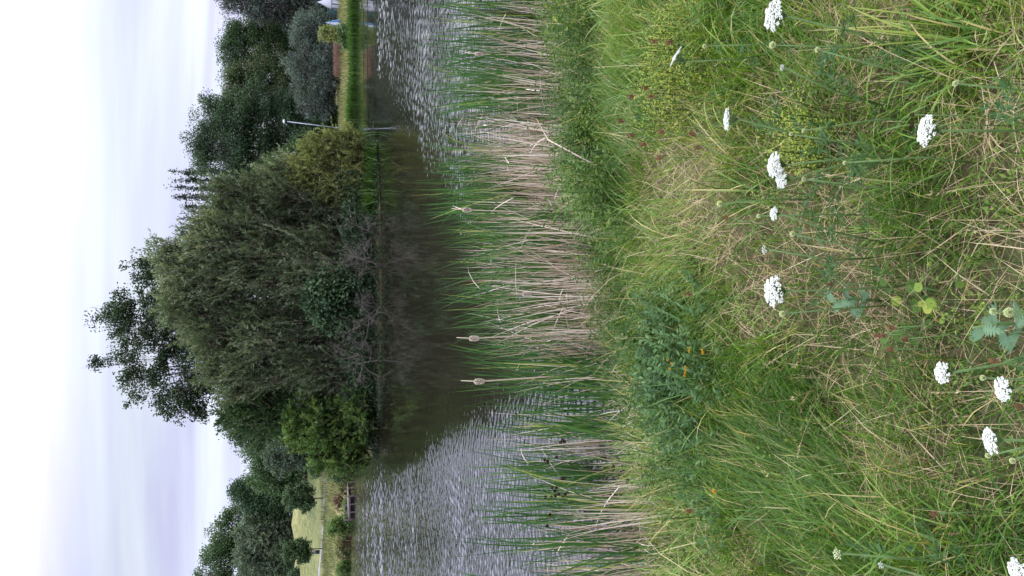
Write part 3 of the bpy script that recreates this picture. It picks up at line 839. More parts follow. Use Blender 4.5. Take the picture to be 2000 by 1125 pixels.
# --- path
pt = np.linspace(-0.6, -0.13, 90)
mb = MB()
def path_y(t): return np.interp(t, [-0.6, -0.36, -0.31, -0.275, -0.24, -0.13], [140, 130.5, 124, 120.5, 118, 112])
yy = path_y(pt); rows = []
for o_ in (-0.95, -0.3, 0.3, 0.95):
    y_ = yy + o_; x_ = pt * y_
    rows.append(np.stack([x_, y_, terrain(x_, y_) + 0.05], 1))
V = np.stack(rows, 1).reshape(-1, 3); k = len(pt)
Q = [(i * 4 + j, i * 4 + j + 1, i * 4 + j + 5, i * 4 + j + 4) for i in range(k - 1) for j in range(3)]
mb.add(V, Q)
tag(mb.build('path', solid('path_asphalt', (0.19, 0.185, 0.19), 0.9, 0.2, 0.15, 2)), kind='structure')

# --- lamp post
b = base_at(660, 250, 92)
hd = at(558, 237, 92)
lamp = thing('lamp_post', 'slim grey lamp post with a white globe leaning in front of the big oak', 'lamp post', b)
m = MB(); tube(m, [b - [0, 0, .2], b + (hd - b) * 0.5, hd], [0.065, 0.048, 0.034], 10); m.build('pole', M['galv'], lamp, smooth=True)
m = MB(); tube(m, [b - [0, 0, .1], b + [0, 0, 0.5], b + [-0.01, 0, 0.55]], [0.13, 0.13, 0.09], 10); m.build('base_sleeve', M['galv'], lamp)
m = MB(); pr = [(0, 0.05), (0.05, 0.2), (0.16, 0.29), (0.26, 0.28), (0.36, 0.18), (0.42, 0.02)]
tube(m, [hd + [0, 0, a * 0.8] for a, _ in pr], [r * 0.8 for _, r in pr], 14); m.build('lamp_head', M['globe'], lamp, smooth=True)
m = MB(); tube(m, [hd + [0, 0, -0.12], hd + [0, 0, 0.02], hd + [0, 0, 0.06]], [0.07, 0.12, 0.2], 12); m.build('lamp_collar', M['darkmetal'], lamp)
b = base_at(662, 257, 91); m = MB(); tube(m, [b - [0, 0, 0.1], b + [0.02, 0, 0.5], b + [0.03, 0, 1.0]], [0.05, 0.045, 0.04], 8)
o = m.build('marker_post', M['deck']); tag(o, 'short brown wooden post beside the foot of the lamp post', 'post')

# --- garden tent, parasol and fence
def tent(b, w, H, root):
    m = MB(); tube(m, [b + [0, 0, H * a] for a in (0.36, 0.40, 0.62, 0.85, 1.0)], [w * k for k in (0.5, 0.5, 0.34, 0.13, 0.015)], 8); m.build('canopy', M['white_paint'], root)
    m = MB()
    for sx in (-1, 1):
        for sy in (-1, 1):
            m2 = MB(); tube(m2, [b + [sx * w * .33, sy * w * .33, -0.05], b + [sx * w * .33, sy * w * .33, H * .38]], 0.03, 6); m2.build('leg', M['white_paint'], root)
    for g in range(7):
        a0 = PI * (g / 7 * 2) * 0.9 + 0.3
        m.add([[b[0] + math.cos(q) * w * .47, b[1] + math.sin(q) * w * .47, b[2] + z] for z in (0.02, H * .37) for q in (a0, a0 + 0.62)], [[0, 1, 3, 2]])
    m.build('side_wall', M['white_paint'], root)


b = base_at(657, 7, 92); top = at(620, 5, 92)
tent(b, 1.35, top[2] - b[2], thing('garden_tent', 'white peaked garden tent under the dark bluish tree', 'tent', b))
b = base_at(661, 46, 90); top = at(636, 43, 90); H = top[2] - b[2]
par = thing('parasol', 'half-closed blue and white parasol in front of the teal fence', 'parasol', b)
m = MB(); tube(m, [b - [0, 0, .1], b + [0, 0, H]], 0.025, 6); m.build('pole', M['galv'], par)
m = MB()
for s in range(8):
    a0, a1 = 2 * PI * s / 8, 2 * PI * (s + 1) / 8
    ring = [(0.03, H), (0.22, H * 0.72), (0.42, H * 0.3), (0.5, H * 0.12)]
    mm = MB()
    for (r0, z0), (r1, z1) in zip(ring[:-1], ring[1:]):
        f0, f1 = 0.5 * (a0 + a1), 0
        V = [[b[0] + r * math.cos(a), b[1] + r * math.sin(a), b[2] + z] for r, z, a in ((r0, z0, a0), (r0 * 0.86, z0, f0), (r0, z0, a1), (r1, z1, a0), (r1 * 0.8, z1 - 0.04, f0), (r1, z1, a1))]
        mm.add(V, [[0, 1, 4, 3], [1, 2, 5, 4]])
    c_ = mm.build('canopy_panel', M['blue_canvas'] if s % 2 == 0 else M['white_paint'], par)
    c_['label'] = 'blue canopy panel' if s % 2 == 0 else 'white canopy panel'
fc = base_at(658, 25, 95)
fence = thing('garden_fence', 'low dark teal fence between the white tent and the parasol', 'fence', fc)
for s in range(7):
    x_ = fc[0] - 2.4 + s * 0.8; m = MB(); box(m, (x_, 95, float(terrain(x_, 95)) + 0.6), (0.09, 0.09, 1.3), bev=0.01); m.build('post', M['teal_fence'], fence)
m = MB()
for r_ in range(7):
    box(m, (fc[0], 94.93, fc[2] + 0.15 + r_ * 0.17), (4.9, 0.025, 0.13))
m.build('slats', M['teal_fence'], fence)

# --- litter bin
b = base_at(622, 1078, 129)
bn = thing('litter_bin', 'dark blue litter bin on the path by the round-headed lawn tree', 'litter bin', b)
m = MB(); box(m, (b[0], b[1], b[2] + 0.5), (0.52, 0.52, 0.85), bev=0.06); m.build('body', M['bin'], bn)
m = MB(); box(m, (b[0], b[1], b[2] + 1.08), (0.58, 0.58, 0.08), bev=0.08); m.build('lid', M['bin'], bn)
for sx in (-1, 1):
    m = MB(); box(m, (b[0] + sx * .25, b[1], b[2] + 0.5), (0.05, 0.05, 1.1)); m.build('leg', M['darkmetal'], bn)

# --- teal roofed pavilion
b = base_at(600, 872, 133); top = at(526, 878, 133)
pv = thing('pavilion', 'pavilion with a pale teal pointed roof half hidden by the spindly tree', 'pavilion', b)
ev = at(570, 870, 133)[2]
m = MB(); w = 2.3; rp_ = [b + np.array([sx * w, sy * w, ev - b[2]]) for sx, sy in ((-1, -1), (1, -1), (1, 1), (-1, 1))] + [np.array([b[0], b[1], top[2]])]
m.add(rp_, None, [(0, 1, 4), (1, 2, 4), (2, 3, 4), (3, 0, 4)]); m.add(rp_[:4], [[3, 2, 1, 0]]); m.build('roof', M['teal_roof'], pv)
m = MB(); box(m, (b[0], b[1], (b[2] + ev) / 2 - 0.1), (3.4, 3.4, ev - b[2] + 0.1)); m.build('wall', M['plaster'], pv)

# --- jetty
jl, jr = at(686, 1016, 82), at(686, 968, 82)
j0 = np.array([(jl[0] + jr[0]) / 2, 82.0, 0.0])
W_ = jr[0] - jl[0]
je = thing('jetty', 'dark timber fishing jetty standing over the water below the grassy hill', 'jetty', j0)
m = MB()
for i in range(14):
    box(m, (j0[0], 82 + 0.2 + i * 0.42, 0.52 + 0.01 * (i % 3)), (W_, 0.39, 0.06), tint=0.3 + 0.05 * (i % 5))
m.build('deck', M['deck'], je)
for by_ in (81.98, 85.0):
    m = MB(); box(m, (j0[0], by_, 0.38), (W_ + 0.1, 0.09, 0.2)); m.build('beam', M['post'], je)
for i, (fx, fy, hh) in enumerate([(-0.48, 0, 1.05), (-0.17, 0, 0.45), (0.15, 0, 0.45), (0.48, 0, 0.75), (-0.48, 3, 0.95), (0.48, 3, 0.5), (-0.48, 5.6, 0.9), (0.48, 5.6, 0.5), (-0.3, 1.6, 0.45), (0.3, 1.6, 0.45)]):
    m = MB(); q = j0 + np.array([fx * W_, fy, 0]); tube(m, [q + [0, 0, -0.8], q + [0, 0, hh]], 0.09, 8); m.build('post', M['post'], je)
m = MB(); q = j0 + np.array([-0.48 * W_, 0, 0]); tube(m, [q + [0, 0, 1.0], q + [0, 3, 0.93], q + [0, 5.6, 0.88]], 0.04, 6); m.build('handrail', M['deck'], je)
m = MB(); box(m, (j0[0], 82.25, 0.2), (W_ * 0.96, 0.05, 0.5)); m.build('skirt_board', M['post'], je)
rng = R(480)
# ------------------------------------------------------------------ the meadow under the camera
def scatter(rng, n, x0=-4.2, x1=4.2, y0=0.35, y1=8.0, dmin=0.05):
    """points on the near bank, inland of the shore, denser close to the camera"""
    x = rng.uniform(x0, x1, n); y = y0 + (y1 - y0) * rng.uniform(0, 1, n) ** 1.25
    k = (near_shore(x) - y > dmin) & (np.abs(x) < 1.1 + 0.5 * y)
    return x[k], y[k]


def gpos(x, y, dz=-0.01):
    return np.stack([x, y, terrain(x, y) + dz], 1)


def dryness(x, y):
    d = vnoise(x, y, 0.55, 501, 3)
    d = d + 0.15 * np.exp(-(((x - 0.15) / 0.6) ** 2 + ((y - 3.25) / 0.45) ** 2))      # tan patches
    d = d + 0.30 * np.exp(-(((x - 0.25) / 0.5) ** 2 + ((y - 1.55) / 0.25) ** 2))
    d = d + 0.25 * np.exp(-(((x - 0.9) / 0.35) ** 2 + ((y - 1.35) / 0.2) ** 2)) + 0.05 * (y < 2.2)
    d = d + 0.20 * np.exp(-(((x - 1.0) / 0.4) ** 2 + ((y - 1.5) / 0.25) ** 2))
    d = d - 0.26 * sstep(-0.1, -0.9, x)
    return d


# flattened straw and thatch
rng = R(510); mb = MB()
x, y = scatter(rng, 90000); dr = dryness(x, y)
k = rng.random(len(x)) < np.clip((dr - 0.30) * 3.2, 0.12, 1); x, y, dr = x[k], y[k], dr[k]; n = len(x)
blades(mb, gpos(x, y, 0.0) + np.stack([0 * x, 0 * x, rng.uniform(0, 0.05, n)], 1), rng.uniform(0, 2 * PI, n), rng.uniform(0.7, 1.5, n), rng.normal(0.2, 0.4, n),
       rng.uniform(0.06, 0.22, n), rng.uniform(0.0016, 0.0035, n), rng.normal(0.5, 0.22, n), segs=2, spin=rng.uniform(-1.2, 1.2, n))
nb = 16000; x = rng.uniform(-4, 4, nb); d = rng.uniform(-0.3, 1.9, nb); y = near_shore(x) - d
k = (vnoise(x, y, 0.45, 511, 2) > np.where(x < -0.9, 0.42, 0.56)) | (hollow(x, y, d) > 0.5); x, y = x[k], y[k]; nb = len(x)
blades(mb, gpos(x, y), rng.uniform(0, 2 * PI, nb), rng.uniform(0.1, 1.4, nb), rng.normal(0.4, 0.5, nb), rng.uniform(0.1, 0.4, nb), rng.uniform(0.002, 0.004, nb), rng.normal(0.4, 0.25, nb), segs=3, spin=rng.uniform(-1.2, 1.2, nb))
tag(mb.build('straw', M['straw'], None), 'flattened dry straw lying between the green meadow grass', 'straw', kind='stuff')

# living grass, combed by wind and trampling
mb = MB()
x, y = scatter(rng, 480000); dr = dryness(x, y)
dens = vnoise(x, y, 0.35, 520, 2)
k = rng.random(len(x)) < np.clip(1.15 - 1.1 * np.clip(dr - 0.42, 0, 1) * 2.2, 0.25, 1) * np.clip(0.35 + 1.3 * dens, 0, 1) * (1 - 0.85 * hollow(x, y, near_shore(x) - y)); x, y, dr = x[k], y[k], dr[k]; n = len(x)
ang = 4 * PI * vnoise(x, y, 1.1, 521, 2) + rng.normal(0, 0.7, n)
hgt = 0.10 + 0.14 * vnoise(x, y, 0.6, 523, 2)
tn = 0.41 + 0.55 * (vnoise(x, y, 0.8, 525, 2) - 0.5) + rng.normal(0, 0.13, n) + 0.25 * np.clip(dr - 0.45, 0, 1)
dead = rng.random(n) < 0.10
blades(mb, gpos(x, y), ang, np.abs(rng.normal(0.35, 0.3, n)), rng.uniform(0.2, 1.5, n), hgt * rng.uniform(0.6, 1.5, n), rng.uniform(0.002, 0.0044, n),
       np.where(dead, rng.uniform(0.85, 1, n), np.clip(tn, 0, 0.84)), segs=3, spin=rng.uniform(-1.3, 1.3, n))
# tussocks of long broad blades
nt_ = 1150
tx, ty = scatter(rng, nt_ * 2, dmin=0.3); k = (dryness(tx, ty) < 0.62) & (hollow(tx, ty, near_shore(tx) - ty) < 0.4); tx, ty = tx[k], ty[k]; nt_ = len(tx)
sz = rng.uniform(0.5, 1.2, nt_); per = 26
ii = np.repeat(np.arange(nt_), per); n = len(ii)
bx = tx[ii] + rng.normal(0, 0.045, n) * sz[ii]; by = ty[ii] + rng.normal(0, 0.045, n) * sz[ii]
main = rng.uniform(0, 2 * PI, nt_)
tc_ = rng.normal(0.38, 0.14, nt_)
blades(mb, gpos(bx, by), main[ii] + rng.normal(0, 0.75, n), np.abs(rng.normal(0.3, 0.22, n)), rng.uniform(0.4, 1.7, n), sz[ii] * rng.uniform(0.15, 0.34, n),
       rng.uniform(0.003, 0.0068, n), np.where(rng.random(n) < 0.06, 0.92, tc_[ii] + rng.normal(0, 0.09, n)), segs=5, spin=rng.uniform(-1.0, 1.0, n))
tag(mb.build('meadow_grass', M['grass'], None), 'long tangled green meadow grass with yellowing blades on the near bank', 'grass', kind='stuff')

# thin bleached flowering stalks
mb = MB(); x, y = scatter(rng, 300, dmin=-0.3); n = len(x)
P = blades(mb, gpos(x, y), rng.uniform(0, 2 * PI, n), np.abs(rng.normal(0.3, 0.25, n)), rng.uniform(0.1, 0.8, n), rng.uniform(0.22, 0.5, n), 0.0017, rng.uniform(0.4, 1, n), segs=4, taper=[1, 1, .9, .8])
tips = P[-1]; tv = norm(P[-1] - P[-2])
kk = np.repeat(np.arange(n), 14); s = rng.uniform(0, 0.07, len(kk))
leaves(mb, tips[kk] - tv[kk] * s[:, None], tv[kk] + rng.normal(0, 0.5, (len(kk), 3)), 0.012, 0.003, rng, rng.uniform(0.4, 0.9, len(kk)))
tag(mb.build('grass_stalks', M['straw'], None), 'thin bleached grass stalks with seed tops standing through the meadow', 'grass stalks', kind='stuff')

# small leafy herbs low in the sward and along the bank edge
def sprigs(mb, x, y, hh, rng, nl, ll, lw, tint, lean=0.35):
    n = len(x); B = gpos(x, y)
    hd_ = rng.uniform(0, 2 * PI, n); lv = np.abs(rng.normal(0, lean, n))
    top = B + np.stack([np.sin(lv) * np.cos(hd_), np.sin(lv) * np.sin(hd_), np.cos(lv)], 1) * hh[:, None]
    sticks(mb, B, top, 0.0018, 0.0008, 3, np.full(n, 0.25))
    k = np.repeat(np.arange(n), nl); s = rng.uniform(0.25, 1.02, len(k))
    P = B[k] + (top - B)[k] * s[:, None]
    a = rng.uniform(0, 2 * PI, len(k))
    d = np.stack([np.cos(a), np.sin(a), rng.uniform(-0.1, 0.7, len(k))], 1)
    leaves(mb, P + d * 0.012, d, ll * rng.uniform(0.6, 1.3, len(k)), lw * rng.uniform(0.7, 1.3, len(k)), rng, np.broadcast_to(tint, (n,))[k] + rng.normal(0, 0.12, len(k)), up=0.9)


mb = MB()
x, y = scatter(rng, 15000, dmin=0.1); m_ = vnoise(x, y, 0.5, 531, 2); k = m_ > 0.5; x, y, m_ = x[k], y[k], m_[k]
sprigs(mb, x, y, rng.uniform(0.05, 0.18, len(x)), rng, 14, 0.018, 0.008, 0.3 + 0.5 * vnoise(x, y, 0.7, 533, 2))
# taller green growth on the bank edge
n = 4800; x = rng.uniform(-4.5, 4.5, n); d = rng.uniform(-0.45, 1.9, n); y = near_shore(x) - d
m_ = vnoise(x, y, 0.6, 535, 2)
hw = hollow(x, y, d) < rng.uniform(0.15, 1.3, len(x)) ; k = hw & (m_ > np.where(x < -0.9, 0.66 + np.where(d < 0.4, 0.3, 0), 0.44 + np.where(d < 0.0, 0.15, 0))); x, y, m_ = x[k], y[k], m_[k]
sprigs(mb, x, y, rng.uniform(0.2, 0.55, len(x)) * (0.35 + 1.15 * m_), rng, 26, 0.036, 0.012, 0.12 + 0.6 * (vnoise(x, y, 0.9, 537, 2) - 0.3), lean=0.3)
# leafy weed clumps with gaps between them
for c_ in range(125):
    cx_ = rng.uniform(-3.6, 3.8); cd = rng.uniform(-0.25, 2.2); cy_ = float(near_shore(cx_)) - cd
    if cx_ < -0.9 and (cd < 0.5 or rng.random() < 0.6): continue
    if float(hollow(np.array([cx_]), np.array([cy_]), np.array([cd]))[0]) > 0.4: continue
    k = int(rng.uniform(18, 55)); rad = rng.uniform(0.07, 0.17)
    x = cx_ + rng.normal(0, rad, k); y = cy_ + rng.normal(0, rad * 0.8, k)
    big = rng.random() < 0.3 and cx_ > -0.8
    sprigs(mb, x, y, rng.uniform(0.2, 0.5, k) * rng.uniform(0.6, 1.15), rng, 16 if big else 30, 0.044 if big else 0.024, 0.017 if big else 0.008, np.full(k, rng.normal(0.35, 0.24)), lean=0.35)
tag(mb.build('bank_herbs', M['herb'], None), 'leafy green herbs crowding the bank between meadow and reeds', 'herbs', kind='stuff')
mb = MB()
n = 30000; x = rng.uniform(-4.5, 4.5, n); d = rng.uniform(-0.5, 1.9, n); y = near_shore(x) - d
m_ = vnoise(x, y, 0.5, 541, 2); k = (m_ > 0.40) & (hollow(x, y, d) < rng.uniform(0.1, 1.0, n)); x, y, m_ = x[k], y[k], m_[k]; n = len(x)
blades(mb, gpos(x, y), 2 * PI * vnoise(x, y, 0.8, 543) * 2 + rng.normal(0, 0.8, n), np.abs(rng.normal(0.25, 0.25, n)), rng.uniform(0.2, 1.6, n), rng.uniform(0.25, 0.6, n), rng.uniform(0.003, 0.007, n),
       np.where(rng.random(n) < 0.22, rng.uniform(0.86, 1, n), np.clip(rng.normal(0.24, 0.16, n) + np.where(x < -1.0, 0.3, 0), 0, 0.8)), segs=4, spin=rng.uniform(-1, 1, n))
tag(mb.build('bank_grass', M['grass'], None), 'coarse overhanging grass on the edge of the near bank', 'grass', kind='stuff')

# ------------------------------------------------------------------ reed bed
rng = R(601)
def reed_xy(n, dlo, dhi, seed, scale=0.5):
    x = rng.uniform(-6.5, 7.5, n); d = rng.uniform(dlo, dhi, n)
    y = near_shore(x) + d
    return x, y, d, vnoise(x, y, scale, seed, 2)


mb = MB()
x, y, d, m_ = reed_xy(3600, -0.05, 3.2, 603)
k = (m_ > np.interp(x, [-3, -0.9, -0.5, 0.9, 1.6, 3], [0.50, 0.50, 0.45, 0.44, 0.52, 0.51]) + 0.03 * d + 0.05 * (d < 0.4)) & (rng.random(len(x)) < np.interp(x, [-3, -0.95, -0.5, 1.2, 1.8], [0.34, 0.38, 0.8, 0.8, 0.62])); x, y, d, m_ = x[k], y[k], d[k], m_[k]
per = 6; ii = np.repeat(np.arange(len(x)), per); n = len(ii)
bx = x[ii] + rng.normal(0, 0.03, n); by = y[ii] + rng.normal(0, 0.03, n)
H = np.interp(x, [-3, -1.2, -0.4, 0.8, 2.5, 4], [1.3, 1.3, 1.4, 1.55, 1.65, 1.7])[ii] * rng.uniform(0.55, 1.08, n) * rng.uniform(0.8, 1.05, len(x))[ii]
az0 = np.where(x < -0.6, 0.3, 2.9)
blades(mb, np.stack([bx, by, np.full(n, -0.12)], 1), np.where(rng.random(n) < 0.55, az0[ii] + rng.normal(0, 0.7, n), rng.uniform(0, 2 * PI, n)), np.abs(rng.normal(0.03, 0.06, n)), np.abs(rng.normal(0.22, 0.22, n)), H,
       rng.uniform(0.009, 0.017, n), np.where(rng.random(n) < 0.05, 0.97, rng.normal(0.42, 0.2, n).clip(0, 0.85)), segs=6, spin=rng.uniform(-0.9, 0.9, n), taper=[0.8, 1, 1, 0.95, 0.8, 0.55])
tag(mb.build('green_reeds', M['cattail'], None), 'tall green reed leaves standing along the near water edge', 'reeds', kind='stuff')

mb = MB()
x, y, d, m_ = reed_xy(30000, -0.3, 1.7, 611, 0.35)
band = np.interp(x, [-6, -2.2, -1.1, -0.75, -0.2, 0.9, 1.9, 2.3, 7], [0.34, 0.36, 0.32, 0.34, 0.47, 0.55, 0.5, 0.38, 0.32])
k = (m_ > 0.62 - 0.34 * band) & (rng.random(len(x)) < band); x, y, d = x[k], y[k], d[k]; n = len(x)
B = np.stack([x, y, np.full(n, -0.05)], 1)
L = (0.35 + 0.95 * rng.random(n) ** 1.4) * np.interp(x, [-3, -1, 0, 2.5], [0.8, 0.95, 1.0, 1.0])
blades(mb, B, rng.uniform(0, 2 * PI, n), np.abs(rng.normal(0, 0.14, n)), rng.normal(0.08, 0.2, n), L, rng.uniform(0.004, 0.0095, n), rng.normal(0.55, 0.24, n), segs=3, spin=rng.uniform(-1, 1, n), taper=[1, 1, 0.9])
# snapped stems hanging over
nb = 350; j = rng.integers(0, n, nb); bt = B[j] + np.stack([rng.normal(0, 0.03, nb), rng.normal(0, 0.03, nb), L[j] * rng.uniform(0.35, 0.95, nb)], 1)
blades(mb, bt, rng.uniform(0, 2 * PI, nb), rng.uniform(0.9, 2.1, nb), rng.uniform(0, 0.8, nb), rng.uniform(0.12, 0.45, nb), rng.uniform(0.006, 0.012, nb), rng.normal(0.6, 0.2, nb), segs=3, spin=rng.uniform(-1, 1, nb))
# curled litter at the foot
nb = 5000; x = rng.uniform(-5, 6, nb); y = near_shore(x) + rng.normal(0.05, 0.22, nb); k = vnoise(x, y, 0.4, 613, 2) > 0.45; x, y = x[k], y[k]; nb = len(x)
blades(mb, np.stack([x, y, np.maximum(terrain(x, y), 0) + rng.uniform(0, 0.3, nb)], 1), rng.uniform(0, 2 * PI, nb), rng.uniform(0.3, 1.6, nb), rng.normal(0, 1.6, nb), rng.uniform(0.06, 0.22, nb), rng.uniform(0.003, 0.006, nb), rng.normal(0.6, 0.22, nb), segs=3, spin=rng.uniform(-1, 1, nb))
tag(mb.build('dead_reeds', M['deadreed'], None), 'bleached pinkish tan dead reed stems massed below the green reed leaves', 'reeds', kind='stuff')

# individual cattails with burst heads
CT = [((925, 661), 'cattail with a fluffy pale head standing tallest before the dark water'), ((935, 745), 'cattail with a small white burst head between green reeds where ripples begin'),
      ((911, 410), 'cattail with a pale head above the tan reeds on the rippled water edge'), ((1022, 428), 'short cattail with a pale broken head deep in the tan reeds'),
      ((1028, 574), 'cattail with a crooked fluffy head low among the tan stems before the dark water'), ((935, 106), 'cattail with a pale head among the dark green reeds below the shore sapling')]
for i, ((px, py), lab) in enumerate(CT):
    t_ = ray(px, py); xq = t_[0] / t_[1] * 7.0
    D = float(near_shore(xq)) + 0.55
    hd = at(px, py, D); b = np.array([hd[0] + rng.uniform(-.06, .06), D + 0.03, -0.1])
    root = thing('cattail', lab, 'cattail', b, 'cattails with burst seed heads')
    m = MB(); tube(m, [b, (b + hd) / 2 + [0.01, 0, 0], hd, hd + [0.01, 0, 0.14]], [0.007, 0.006, 0.005, 0.003], 6); m.build('stalk', M['deadreed'], root)
    m = MB(); q = 900; s = rng.uniform(-1, 1, q)
    d = norm(rng.normal(size=(q, 3)))
    leaves(m, hd + np.stack([0 * s, 0 * s, s * 0.026 * (1 - 0.3 * np.sin(9 * s))], 1) + d * 0.006 * np.sqrt(1 - s * s)[:, None], d + [0, 0, -0.3], 0.02, 0.008, rng, rng.normal(0.6, 0.25, q)); m.build('seed_head', M['fluff'], root)
    for _ in range(5):
        m = MB(); blades(m, b[None] + rng.normal(0, 0.015, (1, 3)), rng.uniform(0, 6.28), abs(rng.normal(0.05, 0.06)), rng.uniform(0.1, 0.5), rng.uniform(0.7, 1.2), 0.013, 0.5, segs=6); m.build('leaf', M['cattail'], root)

# dark-headed bulrushes over the bright water
BR = [(1068, 897), (1092, 862), (1082, 952), (1068, 965), (1078, 972), (1103, 965), (1095, 968), (1150, 990), (1072, 1010), (1180, 972), (1200, 905), (1090, 930), (1062, 1022), (1108, 800), (1165, 895), (1218, 940)]
BW = ['highest', 'second highest', 'lower', 'slim', 'thick-headed', 'leaning', 'straight', 'lowest', 'single-headed', 'short', 'squat', 'bent', 'tall thin', 'solitary', 'low', 'shortest']
for i, (px, py) in enumerate(BR):
    t_ = ray(px, py); xq = t_[0] / t_[1] * 5.6
    D = float(near_shore(xq)) + rng.uniform(0.1, 0.5)
    hd = at(px, py, D); b = np.array([hd[0] + rng.uniform(-.1, .1), D, -0.08])
    root = thing('bulrush', 'thin bulrush stem with small dark brown heads over the pale rippled water', 'bulrush', b, 'dark-headed bulrushes over the pale water')
    m = MB(); tube(m, [b, (b + hd) / 2 + [rng.uniform(-.02, .02), 0, 0.02], hd, hd + [rng.uniform(-.03, .03), 0, rng.uniform(0.05, 0.2)]], [0.004, 0.0035, 0.003, 0.0015], 5); m.build('stalk', M['stem'], root)
    for _ in range(rng.integers(1, 4)):
        c = hd + rng.normal(0, 0.014, 3) + [0, 0, rng.uniform(-0.05, 0.03)]
        m = MB(); q = 240; d = norm(rng.normal(size=(q, 3))); leaves(m, c + d * 0.006, d, 0.007, 0.005, rng, 0.5); m.build('seed_head', M['darkhead'], root)

# two long pale canes fallen across the reeds
for (p0, p1, lab) in [((1015, 50), (1092, 90), 'long pale bent cane lying across the bank by the dark green reeds'), ((1048, 232), (1128, 322), 'long pale straight cane leaning out of the tan reeds towards the meadow')]:
    a = hit(p1[0], p1[1], 0.30); q = at(p0[0], p0[1], a[1] + 0.8)
    m = MB(); tube(m, [a - [0, 0, .12], (a + q) / 2 + [0, 0, 0.05], q], [0.005, 0.0045, 0.002], 6)
    tag(m.build('reed_cane', M['deadreed'], None), lab, 'dead cane', 'fallen reed canes')

# ------------------------------------------------------------------ wild carrot
def umbel(m_pet, m_ray, c, ax, Rr, rng, n_u=46, dens=16, dome=0.25):
    ax = ax / np.linalg.norm(ax)
    e1 = norm(np.cross(ax, [0.3, 1, 0.1])); e2 = np.cross(ax, e1)
    foot = c - ax * Rr * 1.1
    i = np.arange(n_u) + 0.5
    rr = np.sqrt(i / n_u) * rng.uniform(0.93, 1.07, n_u); th = i * 2.39996 + rng.normal(0, 0.12, n_u)
    U = c + Rr * (rr * np.cos(th))[:, None] * e1 + Rr * (rr * np.sin(th))[:, None] * e2 + ax * (Rr * dome * (0.5 - rr ** 2))[:, None] + rng.normal(0, Rr * 0.03, (n_u, 3))
    sticks(m_ray, np.repeat(foot[None], n_u, 0), U - ax * Rr * 0.05, Rr * 0.018, Rr * 0.012, 3)
    br = 9; a = np.arange(br) / br * 2 * PI
    tips = foot + Rr * 0.75 * (np.cos(a)[:, None] * e1 + np.sin(a)[:, None] * e2) + ax * Rr * 0.15
    sticks(m_ray, np.repeat(foot[None], br, 0), tips, Rr * 0.02, Rr * 0.006, 3)
    k = np.repeat(np.arange(n_u), dens); q = len(k); ur = Rr * 0.165
    g = rng.uniform(0, 2 * PI, q); s = np.sqrt(rng.random(q))
    P = U[k] + ur * (s * np.cos(g))[:, None] * e1 + ur * (s * np.sin(g))[:, None] * e2 + ax * (ur * 0.5 * (0.5 - s * s))[:, None]
    for t in range(2):
        d = np.cos(g + t * 1.57 + 0.5)[:, None] * e1 + np.sin(g + t * 1.57 + 0.5)[:, None] * e2 + rng.normal(0, 0.3, (q, 3))
        leaves(m_pet, P - norm(d) * ur * 0.3, d, ur * 0.62, ur * 0.5, rng, rng.normal(0.75, 0.2, q), up=1.5)
    return foot


def lacy_leaf(mb, p, d, L, rng):
    d = d / np.linalg.norm(d); n = 26; s = rng.uniform(0.2, 1, n)
    side = norm(np.cross(d, [0, 0, 1.0]))
    sg = rng.choice([-1, 1], n)
    B = p + d * (L * s)[:, None] + np.array([0, 0, -0.25 * L]) * (s ** 2)[:, None]
    leaves(mb, B, side * sg[:, None] * (1.1 - s)[:, None] + d * 0.5 + rng.normal(0, 0.2, (n, 3)), L * 0.28, L * 0.045, rng, 0.4)
    sticks(mb, [p], [p + d * L + np.array([0, 0, -0.25 * L])], L * 0.012, L * 0.005)


WC = [  # px, py, full width px, short/long, height, label
    (1507, 30, 58, 0.5, 0.56, 'broad white lace umbel cut by the edge of the photo, largest beside the cream buds'),
    (1319, 110, 38, 0.14, 0.48, 'thin white umbel seen edge-on and tilted beside the yellow-green bedstraw'),
    (1418, 233, 42, 0.16, 0.52, 'flat white umbel seen exactly edge-on, standing alone in the middle sward'),
    (1510, 322, 49, 0.46, 0.50, 'wider white umbel of the touching pair'),
    (1524, 350, 36, 0.5, 0.49, 'smaller white umbel of the touching pair'),
    (1510, 417, 26, 0.5, 0.46, 'small half-open white umbel just past the touching pair'),
    (1492, 488, 17, 0.55, 0.45, 'tiniest white umbel, between the small half-open one and the big full one'),
    (1507, 568, 57, 0.55, 0.52, 'big full white umbel above the bluish thistle leaves'),
    (1805, 254, 57, 0.45, 0.55, 'white umbel with two tiny dark red clover heads beside it'),
    (1837, 728, 42, 0.55, 0.55, 'cream-white umbel of loose round clusters above the lacy leaves'),
    (1955, 760, 47, 0.55, 0.60, 'white umbel with a feathery collar, closest to the thistle'),
    (1930, 861, 50, 0.4, 0.62, 'narrow white umbel with a green bud hanging under it'),
    (1634, 1082, 22, 0.7, 0.45, 'pale yellowish-white small umbel near the meadow corner'),
    (1984, 1115, 46, 0.6, 0.55, 'white umbel cut off by the corner of the photo'),
    (1720, 1104, 13, 0.7, 0.45, 'tiny white umbel close to the yellowish one'),
    (1527, 132, 13, 0.6, 0.44, 'tiny white umbel below the broad cut-off one')]
